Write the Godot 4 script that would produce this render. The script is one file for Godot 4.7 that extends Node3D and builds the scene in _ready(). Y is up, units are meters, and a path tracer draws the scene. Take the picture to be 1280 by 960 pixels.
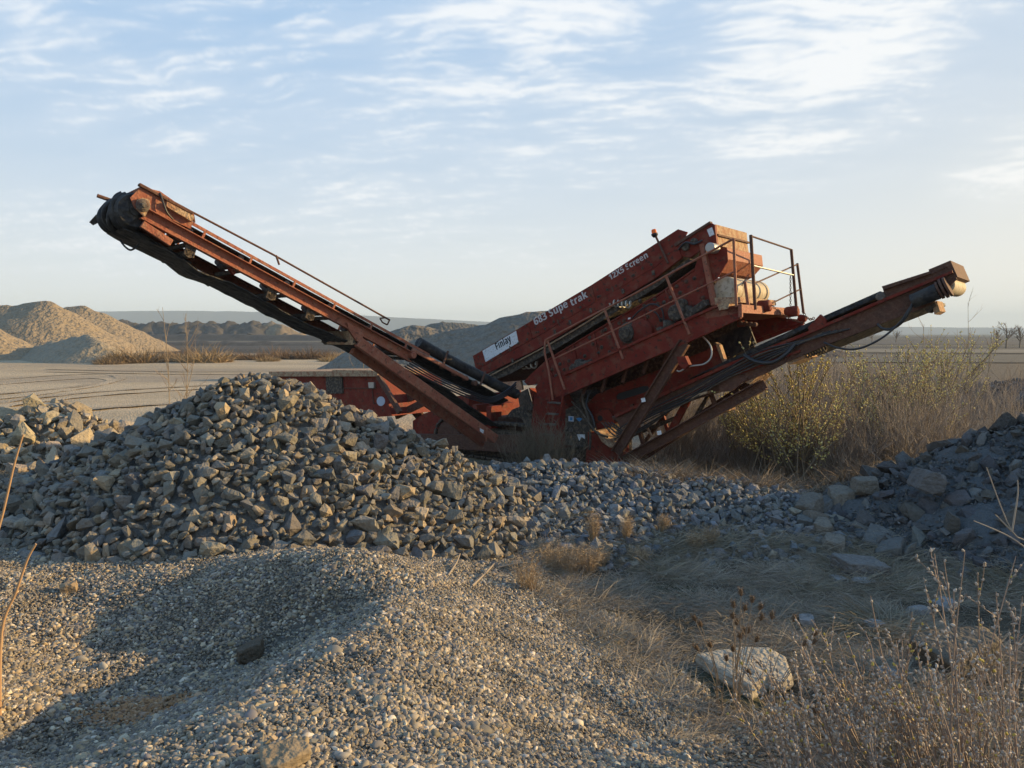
extends Node3D
# An old red tracked screening machine among stone heaps in a gravel pit, low evening sun from the right.

const EYE := Vector3(0, 2.3, 0)
const F := 963.0          # focal length in photo pixels (1280 x 960)
const HORIZON := 417.0    # photo row of the horizon
var pitch := -atan((480.0 - HORIZON) / F)
var rng := RandomNumberGenerator.new()
var used := {}
var M := {}
var TX := {}

# ---------------------------------------------------------------- mesh builder
class MB:
	var v := PackedVector3Array()
	var n := PackedVector3Array()
	var c := PackedColorArray()
	var col := Color.WHITE

	func trin(a: Vector3, b: Vector3, d: Vector3, na: Vector3, nb: Vector3, nd: Vector3) -> void:
		v.append(a); v.append(d); v.append(b)
		n.append(na); n.append(nd); n.append(nb)
		c.append(col); c.append(col); c.append(col)

	func tri(a: Vector3, b: Vector3, d: Vector3) -> void:
		var m := (b - a).cross(d - a)
		if m.length_squared() < 1e-20:
			return
		m = m.normalized()
		trin(a, b, d, m, m, m)

	func quad(a: Vector3, b: Vector3, d: Vector3, e: Vector3) -> void:
		tri(a, b, d)
		tri(a, d, e)

	func tris(t: PackedVector3Array, xf: Transform3D) -> void:
		for k in range(0, t.size(), 3):
			tri(xf * t[k], xf * t[k + 1], xf * t[k + 2])

	# box with chamfered edges
	func cbox(xf: Transform3D, size: Vector3, ch := 0.01) -> void:
		var h := size * 0.5
		ch = minf(ch, minf(h.x, minf(h.y, h.z)) * 0.8)
		var i := h - Vector3(ch, ch, ch)
		for ax in 3:
			var b1 := (ax + 1) % 3
			var b2 := (ax + 2) % 3
			for s in [-1.0, 1.0]:
				var q := []
				for st in [[-1, -1], [1, -1], [1, 1], [-1, 1]]:
					var p := Vector3()
					p[ax] = s * h[ax]; p[b1] = st[0] * i[b1]; p[b2] = st[1] * i[b2]
					q.append(xf * p)
				if s > 0: quad(q[0], q[1], q[2], q[3])
				else: quad(q[3], q[2], q[1], q[0])
			# edges along ax
			for s1 in [-1.0, 1.0]:
				for s2 in [-1.0, 1.0]:
					var p := []
					for e in [-1.0, 1.0]:
						var u := Vector3(); var w := Vector3()
						u[ax] = e * i[ax]; u[b1] = s1 * h[b1]; u[b2] = s2 * i[b2]
						w[ax] = e * i[ax]; w[b1] = s1 * i[b1]; w[b2] = s2 * h[b2]
						p.append(xf * u); p.append(xf * w)
					if s1 * s2 > 0: quad(p[0], p[2], p[3], p[1])
					else: quad(p[1], p[3], p[2], p[0])
		for sx in [-1.0, 1.0]:
			for sy in [-1.0, 1.0]:
				for sz in [-1.0, 1.0]:
					var a := xf * Vector3(sx * h.x, sy * i.y, sz * i.z)
					var b := xf * Vector3(sx * i.x, sy * h.y, sz * i.z)
					var d := xf * Vector3(sx * i.x, sy * i.y, sz * h.z)
					if sx * sy * sz > 0: tri(a, b, d)
					else: tri(a, d, b)

	# a straight bar from a to b: height along `up`, width across
	func bar(a: Vector3, b: Vector3, up: Vector3, hh: float, ww: float, ch := 0.006) -> void:
		var x := (b - a).normalized()
		var z := x.cross(up).normalized()
		var y := z.cross(x)
		cbox(Transform3D(Basis(x, y, z), (a + b) * 0.5), Vector3((b - a).length(), hh, ww), ch)

	# polygon in the xy plane pushed from z0 to z1
	func prism(poly: PackedVector2Array, z0: float, z1: float) -> void:
		var area := 0.0
		for k in poly.size():
			area += poly[k].cross(poly[(k + 1) % poly.size()])
		if area < 0:
			poly.reverse()
		var id := Geometry2D.triangulate_polygon(poly)
		for k in range(0, id.size(), 3):
			var a := poly[id[k]]; var b := poly[id[k + 1]]; var d := poly[id[k + 2]]
			if (b - a).cross(d - a) < 0:
				var t := b; b = d; d = t
			tri(Vector3(a.x, a.y, z1), Vector3(b.x, b.y, z1), Vector3(d.x, d.y, z1))
			tri(Vector3(a.x, a.y, z0), Vector3(d.x, d.y, z0), Vector3(b.x, b.y, z0))
		for k in poly.size():
			var a := poly[k]; var b := poly[(k + 1) % poly.size()]
			quad(Vector3(a.x, a.y, z0), Vector3(b.x, b.y, z0), Vector3(b.x, b.y, z1), Vector3(a.x, a.y, z1))

	func tube(p: PackedVector3Array, r0: float, r1: float, sides := 6, caps := true) -> void:
		var m := p.size()
		if m < 2: return
		var prev := PackedVector3Array(); var prevn := PackedVector3Array()
		var x := Vector3.ZERO
		for k in m:
			var t := (p[mini(k + 1, m - 1)] - p[maxi(k - 1, 0)]).normalized()
			if k == 0:
				x = t.cross(Vector3.UP if absf(t.y) < 0.9 else Vector3.RIGHT).normalized()
			else:
				x = (x - t * x.dot(t)).normalized()
			var y := t.cross(x)
			var r := lerpf(r0, r1, float(k) / (m - 1))
			var ring := PackedVector3Array(); var ringn := PackedVector3Array()
			for s in sides:
				var a := TAU * s / sides
				var d := x * cos(a) + y * sin(a)
				ring.append(p[k] + d * r); ringn.append(d)
			if k > 0:
				for s in sides:
					var s2 := (s + 1) % sides
					trin(prev[s], prev[s2], ring[s2], prevn[s], prevn[s2], ringn[s2])
					trin(prev[s], ring[s2], ring[s], prevn[s], ringn[s2], ringn[s])
			if caps and (k == 0 or k == m - 1):
				for s in range(1, sides - 1):
					if k == 0: tri(ring[0], ring[s + 1], ring[s])
					else: tri(ring[0], ring[s], ring[s + 1])
			prev = ring; prevn = ringn

	# profile (radius, height along axis) turned round the axis of xf's z
	func lathe(xf: Transform3D, prof: Array, sides := 20) -> void:
		for k in prof.size() - 1:
			var a: Vector2 = prof[k]; var b: Vector2 = prof[k + 1]
			var nn := Vector2(b.y - a.y, a.x - b.x)
			if nn.length() < 1e-9: continue
			nn = nn.normalized()
			for s in sides:
				var t0 := TAU * s / sides; var t1 := TAU * (s + 1) / sides
				var d0 := Vector3(cos(t0), sin(t0), 0); var d1 := Vector3(cos(t1), sin(t1), 0)
				var zz := Vector3(0, 0, 1)
				var n0 := (xf.basis * (d0 * nn.x + zz * nn.y)).normalized()
				var n1 := (xf.basis * (d1 * nn.x + zz * nn.y)).normalized()
				var p00 := xf * (d0 * a.x + zz * a.y); var p10 := xf * (d1 * a.x + zz * a.y)
				var p01 := xf * (d0 * b.x + zz * b.y); var p11 := xf * (d1 * b.x + zz * b.y)
				if a.x > 1e-6: trin(p00, p10, p11, n0, n1, n1)
				if b.x > 1e-6: trin(p00, p11, p01, n0, n1, n0)

	func commit() -> ArrayMesh:
		var arr := []
		arr.resize(Mesh.ARRAY_MAX)
		arr[Mesh.ARRAY_VERTEX] = v
		arr[Mesh.ARRAY_NORMAL] = n
		arr[Mesh.ARRAY_COLOR] = c
		var me := ArrayMesh.new()
		if v.size() > 0:
			me.add_surface_from_arrays(Mesh.PRIMITIVE_TRIANGLES, arr)
		return me

# ---------------------------------------------------------------- naming
func numbered(called: String) -> String:
	if not used.has(called):
		used[called] = 0
		return called
	used[called] += 1
	return "%s_%03d" % [called, used[called]]

func tag(o: Node, label: String, category: String, group := "", kind := "") -> void:
	if label: o.set_meta("label", label)
	if category: o.set_meta("category", category)
	if group: o.set_meta("group", group)
	if kind: o.set_meta("kind", kind)

func thing(called: String, label: String, category: String, at := Vector3.ZERO, group := "", kind := "") -> Node3D:
	var o := Node3D.new()
	o.name = numbered(called)
	add_child(o)
	o.position = at
	tag(o, label, category, group, kind)
	return o

func mesh_node(called: String, me: Mesh, mat: Material, parent: Node) -> MeshInstance3D:
	var o := MeshInstance3D.new()
	o.mesh = me
	o.material_override = mat
	o.name = numbered(called) if parent == self else called
	parent.add_child(o, true)
	return o

func part(called: String, mb: MB, mat: Material, parent: Node) -> MeshInstance3D:
	return mesh_node(called, mb.commit(), mat, parent)

# ---------------------------------------------------------------- pixels to rays
func ray(px: float, py: float) -> Vector3:
	return Vector3((px - 640.0) / F, (480.0 - py) / F, -1.0).rotated(Vector3.RIGHT, pitch)

func at_h(px: float, py: float, h: float) -> Vector3:
	var r := ray(px, py)
	return EYE + r * ((h - EYE.y) / r.y)

func at_d(px: float, py: float, d: float) -> Vector3:
	var r := ray(px, py)
	return EYE + r * (d / -r.z)

func on_ground(px: float, py: float) -> Vector3:
	var p := at_h(px, py, 0.1)
	for k in 8:
		p = at_h(px, py, minf(gh(p.x, -p.z), 2.0))
	return p

func to_px(p: Vector3) -> Vector3:
	var q := (p - EYE).rotated(Vector3.RIGHT, -pitch)
	return Vector3(640.0 + F * q.x / -q.z, 480.0 - F * q.y / -q.z, -q.z)

# ---------------------------------------------------------------- textures and materials
func noise(sd: int, freq: float, oct := 4, kind := FastNoiseLite.TYPE_SIMPLEX_SMOOTH) -> FastNoiseLite:
	var f := FastNoiseLite.new()
	f.seed = sd
	f.frequency = freq
	f.noise_type = kind
	f.fractal_octaves = oct
	return f

func gray(sd: int, freq: float, size: int, oct := 4) -> PackedByteArray:
	var im := noise(sd, freq * 512.0 / size, oct).get_seamless_image(size, size)
	im.convert(Image.FORMAT_L8)
	return im.get_data()

func srgb8(c: Color) -> Color:
	return c.linear_to_srgb()

# base colour with patches of other colours: layers = [[colour, freq, threshold, softness, amount], ...]; grain in +-
func patch_tex(size: int, sd: int, base: Color, layers: Array, grain := 0.15, grain_freq := 0.12) -> ImageTexture:
	var g := gray(sd, grain_freq, size, 3)
	var gs := []
	for k in layers.size():
		gs.append(gray(sd + 31 * (k + 1), layers[k][1], size, 5))
	var out := PackedByteArray()
	out.resize(size * size * 3)
	var lut := PackedByteArray()
	lut.resize(1025)
	for k in 1025:
		lut[k] = int(clampf(Color(k / 1024.0, 0, 0).linear_to_srgb().r * 255.0 + 0.5, 0, 255))
	for k in size * size:
		var r := base.r; var gg := base.g; var b := base.b
		for j in layers.size():
			var L: Array = layers[j]
			var t: float = clampf((gs[j][k] / 255.0 - L[2]) / L[3] + 0.5, 0.0, 1.0) * L[4]
			var cc: Color = L[0]
			r += (cc.r - r) * t; gg += (cc.g - gg) * t; b += (cc.b - b) * t
		var m := 1.0 + (g[k] / 127.5 - 1.0) * grain
		out[k * 3] = lut[int(clampf(r * m, 0, 1) * 1024)]
		out[k * 3 + 1] = lut[int(clampf(gg * m, 0, 1) * 1024)]
		out[k * 3 + 2] = lut[int(clampf(b * m, 0, 1) * 1024)]
	return ImageTexture.create_from_image(Image.create_from_data(size, size, false, Image.FORMAT_RGB8, out))

func normal_tex(sd: int, freq: float, size: int, strength: float, oct := 4) -> ImageTexture:
	var im := noise(sd, freq * 512.0 / size, oct).get_seamless_image(size, size)
	im.convert(Image.FORMAT_RGBA8)
	im.bump_map_to_normal_map(strength)
	return ImageTexture.create_from_image(im)

func mat(called: String, tex: Texture2D, scale: float, rough := 0.85, nrm: Texture2D = null, nscale := 1.0, vcol := false, world := false, metal := 0.0) -> StandardMaterial3D:
	var m := StandardMaterial3D.new()
	m.resource_name = called
	m.roughness = rough
	m.metallic = metal
	m.metallic_specular = 0.4
	if tex: m.albedo_texture = tex
	m.uv1_triplanar = true
	m.uv1_world_triplanar = world
	m.uv1_scale = Vector3(scale, scale, scale)
	if nrm:
		m.normal_enabled = true
		m.normal_texture = nrm
		m.normal_scale = nscale
	m.vertex_color_use_as_albedo = vcol
	M[called] = m
	return m

func plain(called: String, c: Color, rough := 0.7, metal := 0.0) -> StandardMaterial3D:
	var m := StandardMaterial3D.new()
	m.resource_name = called
	m.albedo_color = srgb8(c)
	m.roughness = rough
	m.metallic = metal
	M[called] = m
	return m

func make_materials() -> void:
	var n_fine := normal_tex(5, 0.05, 256, 6.0)
	var n_rough := normal_tex(6, 0.02, 256, 10.0, 5)
	# greyish textures that multiply vertex colours
	var stone_tex := patch_tex(256, 11, Color(0.86, 0.86, 0.86), [[Color(0.62, 0.6, 0.58), 0.012, 0.5, 0.35, 0.8], [Color(1, 0.97, 0.9), 0.03, 0.64, 0.2, 0.7]], 0.22)
	var dirt_tex := patch_tex(256, 12, Color(0.8, 0.8, 0.8), [[Color(0.55, 0.54, 0.52), 0.02, 0.55, 0.3, 0.8], [Color(1, 1, 1), 0.06, 0.62, 0.15, 0.9]], 0.3, 0.2)
	mat("stone", stone_tex, 1.7, 0.9, n_rough, 0.8, true, true)
	mat("pebble", null, 1.0, 0.75, null, 1.0, true)
	mat("ground", dirt_tex, 0.45, 0.95, n_fine, 1.0, true, true)
	mat("core", dirt_tex, 1.3, 0.95, n_rough, 1.0, true, true)
	mat("sand", dirt_tex, 0.16, 0.95, n_rough, 1.1, true, true)
	mat("far", dirt_tex, 0.02, 1.0, null, 1.0, true, true)
	mat("plant", null, 1.0, 0.8, null, 1.0, true)
	M["plant"].backlight_enabled = true
	M["plant"].backlight = Color(0.25, 0.22, 0.12)
	# paint: faded red oxide with rust, chips and dust
	var rust := Color(0.10, 0.045, 0.028)
	var dust := Color(0.30, 0.2, 0.13)
	mat("red", patch_tex(256, 21, Color(0.165, 0.025, 0.016), [[Color(0.21, 0.042, 0.026), 0.006, 0.52, 0.35, 0.7], [Color(0.17, 0.085, 0.055), 0.014, 0.7, 0.25, 0.45], [Color(0.06, 0.03, 0.022), 0.03, 0.72, 0.05, 0.85]], 0.1), 0.75, 0.6, n_fine, 0.15)
	M["red"].metallic_specular = 0.25
	mat("worn_white", patch_tex(256, 33, Color(0.62, 0.6, 0.58), [[Color(0.4, 0.3, 0.27), 0.02, 0.6, 0.3, 0.5], [Color(0.15, 0.03, 0.02), 0.05, 0.74, 0.06, 0.8]], 0.08), 1.5, 0.7)
	mat("faded", patch_tex(256, 22, Color(0.29, 0.095, 0.055), [[Color(0.36, 0.14, 0.08), 0.008, 0.5, 0.35, 0.6], [dust, 0.02, 0.68, 0.25, 0.4], [rust, 0.026, 0.72, 0.1, 0.7]], 0.12), 0.8, 0.7, n_fine, 0.25)
	mat("rusty", patch_tex(256, 23, Color(0.12, 0.055, 0.036), [[Color(0.085, 0.045, 0.032), 0.01, 0.5, 0.4, 0.7], [Color(0.19, 0.11, 0.07), 0.03, 0.66, 0.3, 0.4]], 0.2), 0.9, 0.8, n_fine, 0.35)
	mat("dusty_sunlit", patch_tex(256, 24, Color(0.44, 0.31, 0.19), [[Color(0.3, 0.13, 0.07), 0.014, 0.58, 0.2, 0.7], [Color(0.2, 0.13, 0.09), 0.04, 0.66, 0.1, 0.7]], 0.2), 0.9, 0.9, n_fine, 0.5)  # tan of real dust and of sunlit faces, both in the colour
	mat("rubber", patch_tex(256, 25, Color(0.022, 0.022, 0.024), [[Color(0.07, 0.062, 0.052), 0.014, 0.56, 0.25, 0.7]], 0.25), 0.8, 0.65, n_rough, 0.5)
	mat("steel", patch_tex(256, 26, Color(0.10, 0.085, 0.075), [[Color(0.2, 0.17, 0.13), 0.02, 0.55, 0.2, 0.7], [rust, 0.02, 0.6, 0.15, 0.8]], 0.25), 1.0, 0.7, n_fine, 0.4)
	mat("grime", patch_tex(256, 27, Color(0.075, 0.06, 0.048), [[Color(0.18, 0.14, 0.1), 0.02, 0.58, 0.15, 0.7]], 0.3), 1.2, 0.95, n_rough, 0.8)
	mat("cream", patch_tex(256, 28, Color(0.5, 0.44, 0.33), [[Color(0.42, 0.34, 0.22), 0.012, 0.54, 0.25, 0.8], [Color(0.2, 0.16, 0.12), 0.03, 0.7, 0.1, 0.6]], 0.1), 0.9, 0.7)
	mat("white", patch_tex(256, 29, Color(0.72, 0.73, 0.74), [[Color(0.5, 0.46, 0.4), 0.03, 0.66, 0.2, 0.7]], 0.06), 1.5, 0.6)
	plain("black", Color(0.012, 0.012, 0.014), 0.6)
	plain("hose", Color(0.028, 0.028, 0.03), 0.45)
	plain("galvanised", Color(0.42, 0.40, 0.36), 0.45, 0.5)
	plain("spring", Color(0.5, 0.46, 0.38), 0.5, 0.3)
	plain("blue_print", Color(0.05, 0.22, 0.45), 0.6)
	plain("yellow_print", Color(0.55, 0.4, 0.08), 0.6)
	plain("pale_print", Color(0.45, 0.5, 0.58), 0.6)
	var b := plain("amber", Color(0.85, 0.22, 0.01), 0.25)
	b.backlight_enabled = true
	b.backlight = Color(0.8, 0.4, 0.1)

# ---------------------------------------------------------------- sky
func sky_image() -> Image:
	var W := 3072
	var H := 1536
	var im := Image.create(W, H, false, Image.FORMAT_RGBAF)
	im.fill(Color(0.34, 0.31, 0.27))
	var n1 := noise(101, 1.0, 6)
	var n2 := noise(102, 1.0, 4)
	var n3 := noise(103, 1.0, 5)
	# cirrus patches: photo position of the middle, half sizes in degrees, tilt, strength
	var pp := [[1010, 75, 9.0, 6.0, 0.25, 0.95], [640, 60, 10.5, 4.4, 0.15, 0.72], [530, 100, 6.5, 2.6, 0.2, 0.55], [90, 20, 7.5, 3.6, 0.0, 0.6], [360, 205, 17.0, 2.2, -0.28, 0.5], [60, 290, 12.0, 2.4, -0.1, 0.5], [250, 60, 16.0, 6.0, 0.1, 0.52], [760, 120, 22.0, 6.0, 0.1, 0.5], [1270, 200, 3.5, 2.2, 0.2, 0.6], [820, 165, 12.0, 1.6, 0.05, 0.35], [480, 290, 18.0, 2.2, -0.12, 0.4], [1100, 160, 8.0, 1.5, -0.1, 0.35]]
	var pd := []
	for p in pp:
		var r := ray(p[0], p[1]).normalized()
		pd.append([atan2(r.x, -r.z), asin(r.y), deg_to_rad(p[2] * 1.2), deg_to_rad(p[3] * 1.25), p[4], p[5]])
	var sun := sun_dir()
	var row := 0
	while row < H / 2:
		var col := 0
		var el_mid := PI * 0.5 - PI * (row + 0.5) / H
		var step_row := 1 if el_mid < deg_to_rad(26.0) else 8
		while col < W:
			var az := TAU * (col + 0.5) / W
			if az > PI: az -= TAU
			var fine := step_row == 1 and absf(az) < deg_to_rad(38.0)
			var st := 1 if fine else 8
			var bh := step_row
			if not fine and step_row == 1:
				if row % 8 != 0:
					col += 8
					continue
				bh = 8
			var e := PI * 0.5 - PI * (row + bh * 0.5) / H
			var a := az + TAU * (st - 1) * 0.5 / W
			var d := Vector3(sin(a) * cos(e), sin(e), -cos(a) * cos(e))
			var c := sky_colour(d, a, e, sun, n1, n2, n3, pd)
			if st == 1 and bh == 1: im.set_pixel(col, row, c)
			else: im.fill_rect(Rect2i(col, row, st, mini(bh, H / 2 - row)), c)
			col += st
		row += step_row
	return im

func sun_dir() -> Vector3:
	var el := deg_to_rad(14.0)
	var az := deg_to_rad(79.0)
	return Vector3(sin(az) * cos(el), sin(el), -cos(az) * cos(el))

func mix3(a: Vector3, b: Vector3, t: float) -> Vector3:
	return a + (b - a) * t

func sky_colour(d: Vector3, az: float, el: float, sun: Vector3, n1: FastNoiseLite, n2: FastNoiseLite, n3: FastNoiseLite, pd: Array) -> Color:
	var t := clampf(el / deg_to_rad(90.0), 0, 1)
	var hor := Vector3(0.76, 0.765, 0.7)
	var mid := Vector3(0.15, 0.35, 0.63)
	var top := Vector3(0.11, 0.24, 0.48)
	var low := 1.0 - exp(-el / deg_to_rad(13.5))
	var c := mix3(hor, mid, low)
	c = mix3(c, top, smoothstep(0.2, 1.0, t))
	var ang := acos(clampf(d.dot(sun), -1, 1))
	# forward scatter round the sun: warm and pale
	var g := exp(-ang / deg_to_rad(35.0))
	c = mix3(c, Vector3(0.95, 0.83, 0.63), clampf(g * 1.5 * exp(-maxf(el - deg_to_rad(4.0), 0.0) / deg_to_rad(22.0)), 0, 0.9))
	c += Vector3(1.2, 0.95, 0.62) * exp(-ang / deg_to_rad(7.0)) * 0.9
	# thin cirrus on a high sheet
	var h := maxf(d.y, 0.0) + 0.09
	var x := d.x / h
	var y := d.z / h
	var wx := x + 0.1 * n2.get_noise_2d(x * 1.3, y * 1.3)
	var wy := y + 0.1 * n2.get_noise_2d(x * 1.3 + 40.0, y * 1.3)
	var streak := n1.get_noise_2d(wx * 0.9 + wy * 0.3, wy * 2.6 - wx * 0.7) * 0.5 + 0.5
	var puff := n3.get_noise_2d(wx * 3.5 + wy * 1.5, wy * 9.0 - wx * 1.5) * 0.5 + 0.5
	var ripple := n1.get_noise_2d(wx * 6.0 + 7.0, wy * 26.0 - wx * 3.0) * 0.5 + 0.5
	var cover := n2.get_noise_2d(x * 0.5 + 9.0, y * 0.7) * 0.5 + 0.5
	var want := smoothstep(0.5, 0.8, cover) * 0.45
	if absf(az) < deg_to_rad(60.0) and el < deg_to_rad(40.0):
		var inview := 0.0
		for p in pd:
			var u: float = angle_difference(p[0], az) * cos(el)
			var w: float = el - p[1]
			var ur: float = u * cos(p[4]) + w * sin(p[4])
			var wr: float = -u * sin(p[4]) + w * cos(p[4])
			var q: float = (ur / p[2]) * (ur / p[2]) + (wr / p[3]) * (wr / p[3])
			inview = maxf(inview, p[5] * smoothstep(1.5, 0.25, sqrt(q) + 0.35 * (puff - 0.5)))
		var k := smoothstep(deg_to_rad(60.0), deg_to_rad(44.0), absf(az)) * smoothstep(deg_to_rad(40.0), deg_to_rad(30.0), el)
		want = lerpf(want, inview, k)
	var body := (streak - 0.5) * 0.8 + (puff - 0.5) * 0.9 + (ripple - 0.5) * 0.75 + 0.5
	var th := lerpf(0.8, 0.05, clampf(want, 0.0, 1.0))
	var veil := want * 0.55 * smoothstep(0.15, 0.8, streak * 0.7 + puff * 0.3)
	var dens := clampf(veil + smoothstep(th, th + 0.55, body) * smoothstep(0.02, 0.3, want) * 0.55, 0.0, 0.85)
	var cl := mix3(Vector3(0.74, 0.765, 0.79), Vector3(0.92, 0.875, 0.79), clampf(g * 1.4, 0, 1))
	c = mix3(c, cl, dens)
	c *= 0.86
	return Color(c.x, c.y, c.z)

# ---------------------------------------------------------------- ground heights
var tps_p := PackedVector2Array()
var tps_w := PackedFloat64Array()
var GX0 := -9.0
var GD0 := 0.5
var GS := 0.12
var GNX := 152
var GND := 107
var grid := PackedFloat32Array()
var ground_noise := FastNoiseLite.new()

func tps_solve(pts: Array) -> void:
	var n := pts.size()
	var N := n + 3
	var a := []
	for i in N:
		var row := PackedFloat64Array()
		row.resize(N + 1)
		a.append(row)
	for i in n:
		tps_p.append(Vector2(pts[i].x, pts[i].y))
	for i in n:
		for j in n:
			var r2 := tps_p[i].distance_squared_to(tps_p[j])
			a[i][j] = 0.5 * r2 * log(r2) if r2 > 0 else 0.02
		a[i][n] = 1.0; a[i][n + 1] = tps_p[i].x; a[i][n + 2] = tps_p[i].y
		a[n][i] = 1.0; a[n + 1][i] = tps_p[i].x; a[n + 2][i] = tps_p[i].y
		a[i][N] = pts[i].z
	for k in N:
		var p := k
		for i in range(k + 1, N):
			if absf(a[i][k]) > absf(a[p][k]): p = i
		var tmp = a[k]; a[k] = a[p]; a[p] = tmp
		for i in N:
			if i != k and a[i][k] != 0.0:
				var f: float = a[i][k] / a[k][k]
				for j in range(k, N + 1):
					a[i][j] -= f * a[k][j]
	tps_w.resize(N)
	for k in N:
		tps_w[k] = a[k][N] / a[k][k]

func tps(x: float, d: float) -> float:
	var n := tps_p.size()
	var s := tps_w[n] + tps_w[n + 1] * x + tps_w[n + 2] * d
	for k in n:
		var dx := tps_p[k].x - x
		var dd := tps_p[k].y - d
		var r2 := dx * dx + dd * dd
		if r2 > 1e-9: s += tps_w[k] * 0.5 * r2 * log(r2)
	return s

func make_heights() -> void:
	ground_noise = noise(7, 0.35, 3)
	var pts := []
	# photo column, photo row, height of the gravel or soil there
	for q in [[492, 752, 0.72], [400, 722, 0.62], [300, 705, 0.54], [190, 700, 0.42], [60, 698, 0.4], [-80, 700, 0.42],
			[425, 815, 0.75], [330, 872, 0.78], [230, 935, 0.8], [120, 990, 0.8],
			[390, 785, 0.32], [270, 830, 0.2], [160, 895, 0.2], [40, 945, 0.24],
			[70, 830, 0.22], [0, 815, 0.34], [-90, 850, 0.58],
			[500, 880, 0.74], [560, 960, 0.74], [420, 970, 0.8], [590, 790, 0.5], [560, 730, 0.42],
			[690, 775, 0.1], [640, 716, 0.12], [770, 850, 0.12], [900, 960, 0.08], [660, 880, 0.45], [740, 960, 0.42],
			[500, 698, 0.36], [380, 690, 0.46], [820, 720, 0.05], [930, 760, 0.04], [1000, 900, 0.03], [1200, 800, 0.05], [1280, 960, 0.06]]:
		var p := at_h(q[0], q[1], q[2])
		pts.append(Vector3(p.x, -p.z, q[2]))
	for q in [[-7, 9.5, 0.05], [0, 10.5, 0.0], [6, 10, 0.05], [7, 5, 0.1], [-7, 5.5, 0.5], [-5, 2.5, 0.7], [0, 0.8, 0.8], [3.5, 1, 0.2], [-3, 0.6, 0.8], [8, 1, 0.1], [-8, 12, 0], [8, 12.5, 0], [-4, 11, 0.0], [2.5, 11.5, 0]]:
		pts.append(Vector3(q[0], q[1], q[2]))
	tps_solve(pts)
	grid.resize(GNX * GND)
	for j in GND:
		for i in GNX:
			var x := GX0 + i * GS
			var d := GD0 + j * GS
			var w := smoothstep(9.0, 7.4, absf(x)) * smoothstep(13.0, 11.0, d)
			grid[j * GNX + i] = lerpf(0.0, tps(x, d), w)

# height of the ground at (x, distance ahead)
func gh(x: float, d: float) -> float:
	var u := clampf((x - GX0) / GS, 0, GNX - 1.001)
	var w := clampf((d - GD0) / GS, 0, GND - 1.001)
	var i := int(u); var j := int(w)
	var fu := u - i; var fw := w - j
	var k := j * GNX + i
	var h := lerpf(lerpf(grid[k], grid[k + 1], fu), lerpf(grid[k + GNX], grid[k + GNX + 1], fu), fw)
	return h + 0.03 * ground_noise.get_noise_2d(x * 4.0, d * 4.0) * smoothstep(90.0, 20.0, d)

# right edge of the pebble gravel as a function of distance
func gravel_edge(d: float) -> float:
	var t := [[2.0, 1.6], [3.95, 1.03], [5.17, 0.64], [6.1, 0.32], [7.1, 0.0], [9.0, -0.4]]
	for k in t.size() - 1:
		if d < t[k + 1][0]:
			return lerpf(t[k][1], t[k + 1][1], clampf((d - t[k][0]) / (t[k + 1][0] - t[k][0]), 0, 1))
	return -0.4

func lin_steps(fine0: float, fine1: float, st: float, grow: float, far0: float, far1: float) -> PackedFloat32Array:
	var a := PackedFloat32Array()
	var s := st
	var x := fine0
	var left := []
	while x > far0:
		s *= grow
		x -= s
		left.append(maxf(x, far0))
	left.reverse()
	for q in left: a.append(q)
	x = fine0
	while x < fine1:
		a.append(x)
		x += st
	a.append(fine1)
	s = st
	x = fine1
	while x < far1:
		s *= grow
		x += s
		a.append(minf(x, far1))
	return a

func build_ground() -> void:
	var xs := lin_steps(-7.5, 7.5, 0.1, 1.12, -3000, 3000)
	var ds := lin_steps(1.6, 12.5, 0.1, 1.05, -400, 3200)
	var nx := xs.size(); var nd := ds.size()
	var v := PackedVector3Array(); var c := PackedColorArray(); var id := PackedInt32Array()
	var zn := noise(55, 0.05, 4)
	var zf := noise(56, 0.6, 3)
	for j in nd:
		for i in nx:
			var x := xs[i]; var d := ds[j]
			v.append(Vector3(x, gh(x, d), -d))
			c.append(ground_colour(x, d, zn, zf))
	for j in nd - 1:
		for i in nx - 1:
			var k := j * nx + i
			id.append_array([k, k + nx, k + 1, k + 1, k + nx, k + nx + 1])
	var st := SurfaceTool.new()
	var arr := []
	arr.resize(Mesh.ARRAY_MAX)
	arr[Mesh.ARRAY_VERTEX] = v; arr[Mesh.ARRAY_COLOR] = c; arr[Mesh.ARRAY_INDEX] = id
	var me := ArrayMesh.new()
	me.add_surface_from_arrays(Mesh.PRIMITIVE_TRIANGLES, arr)
	st.create_from(me, 0)
	st.generate_normals()
	var o := mesh_node("ground", st.commit(), M["ground"], self)
	tag(o, "gravelly pit floor with soil, tan yard and far fields", "ground", "", "structure")

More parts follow.
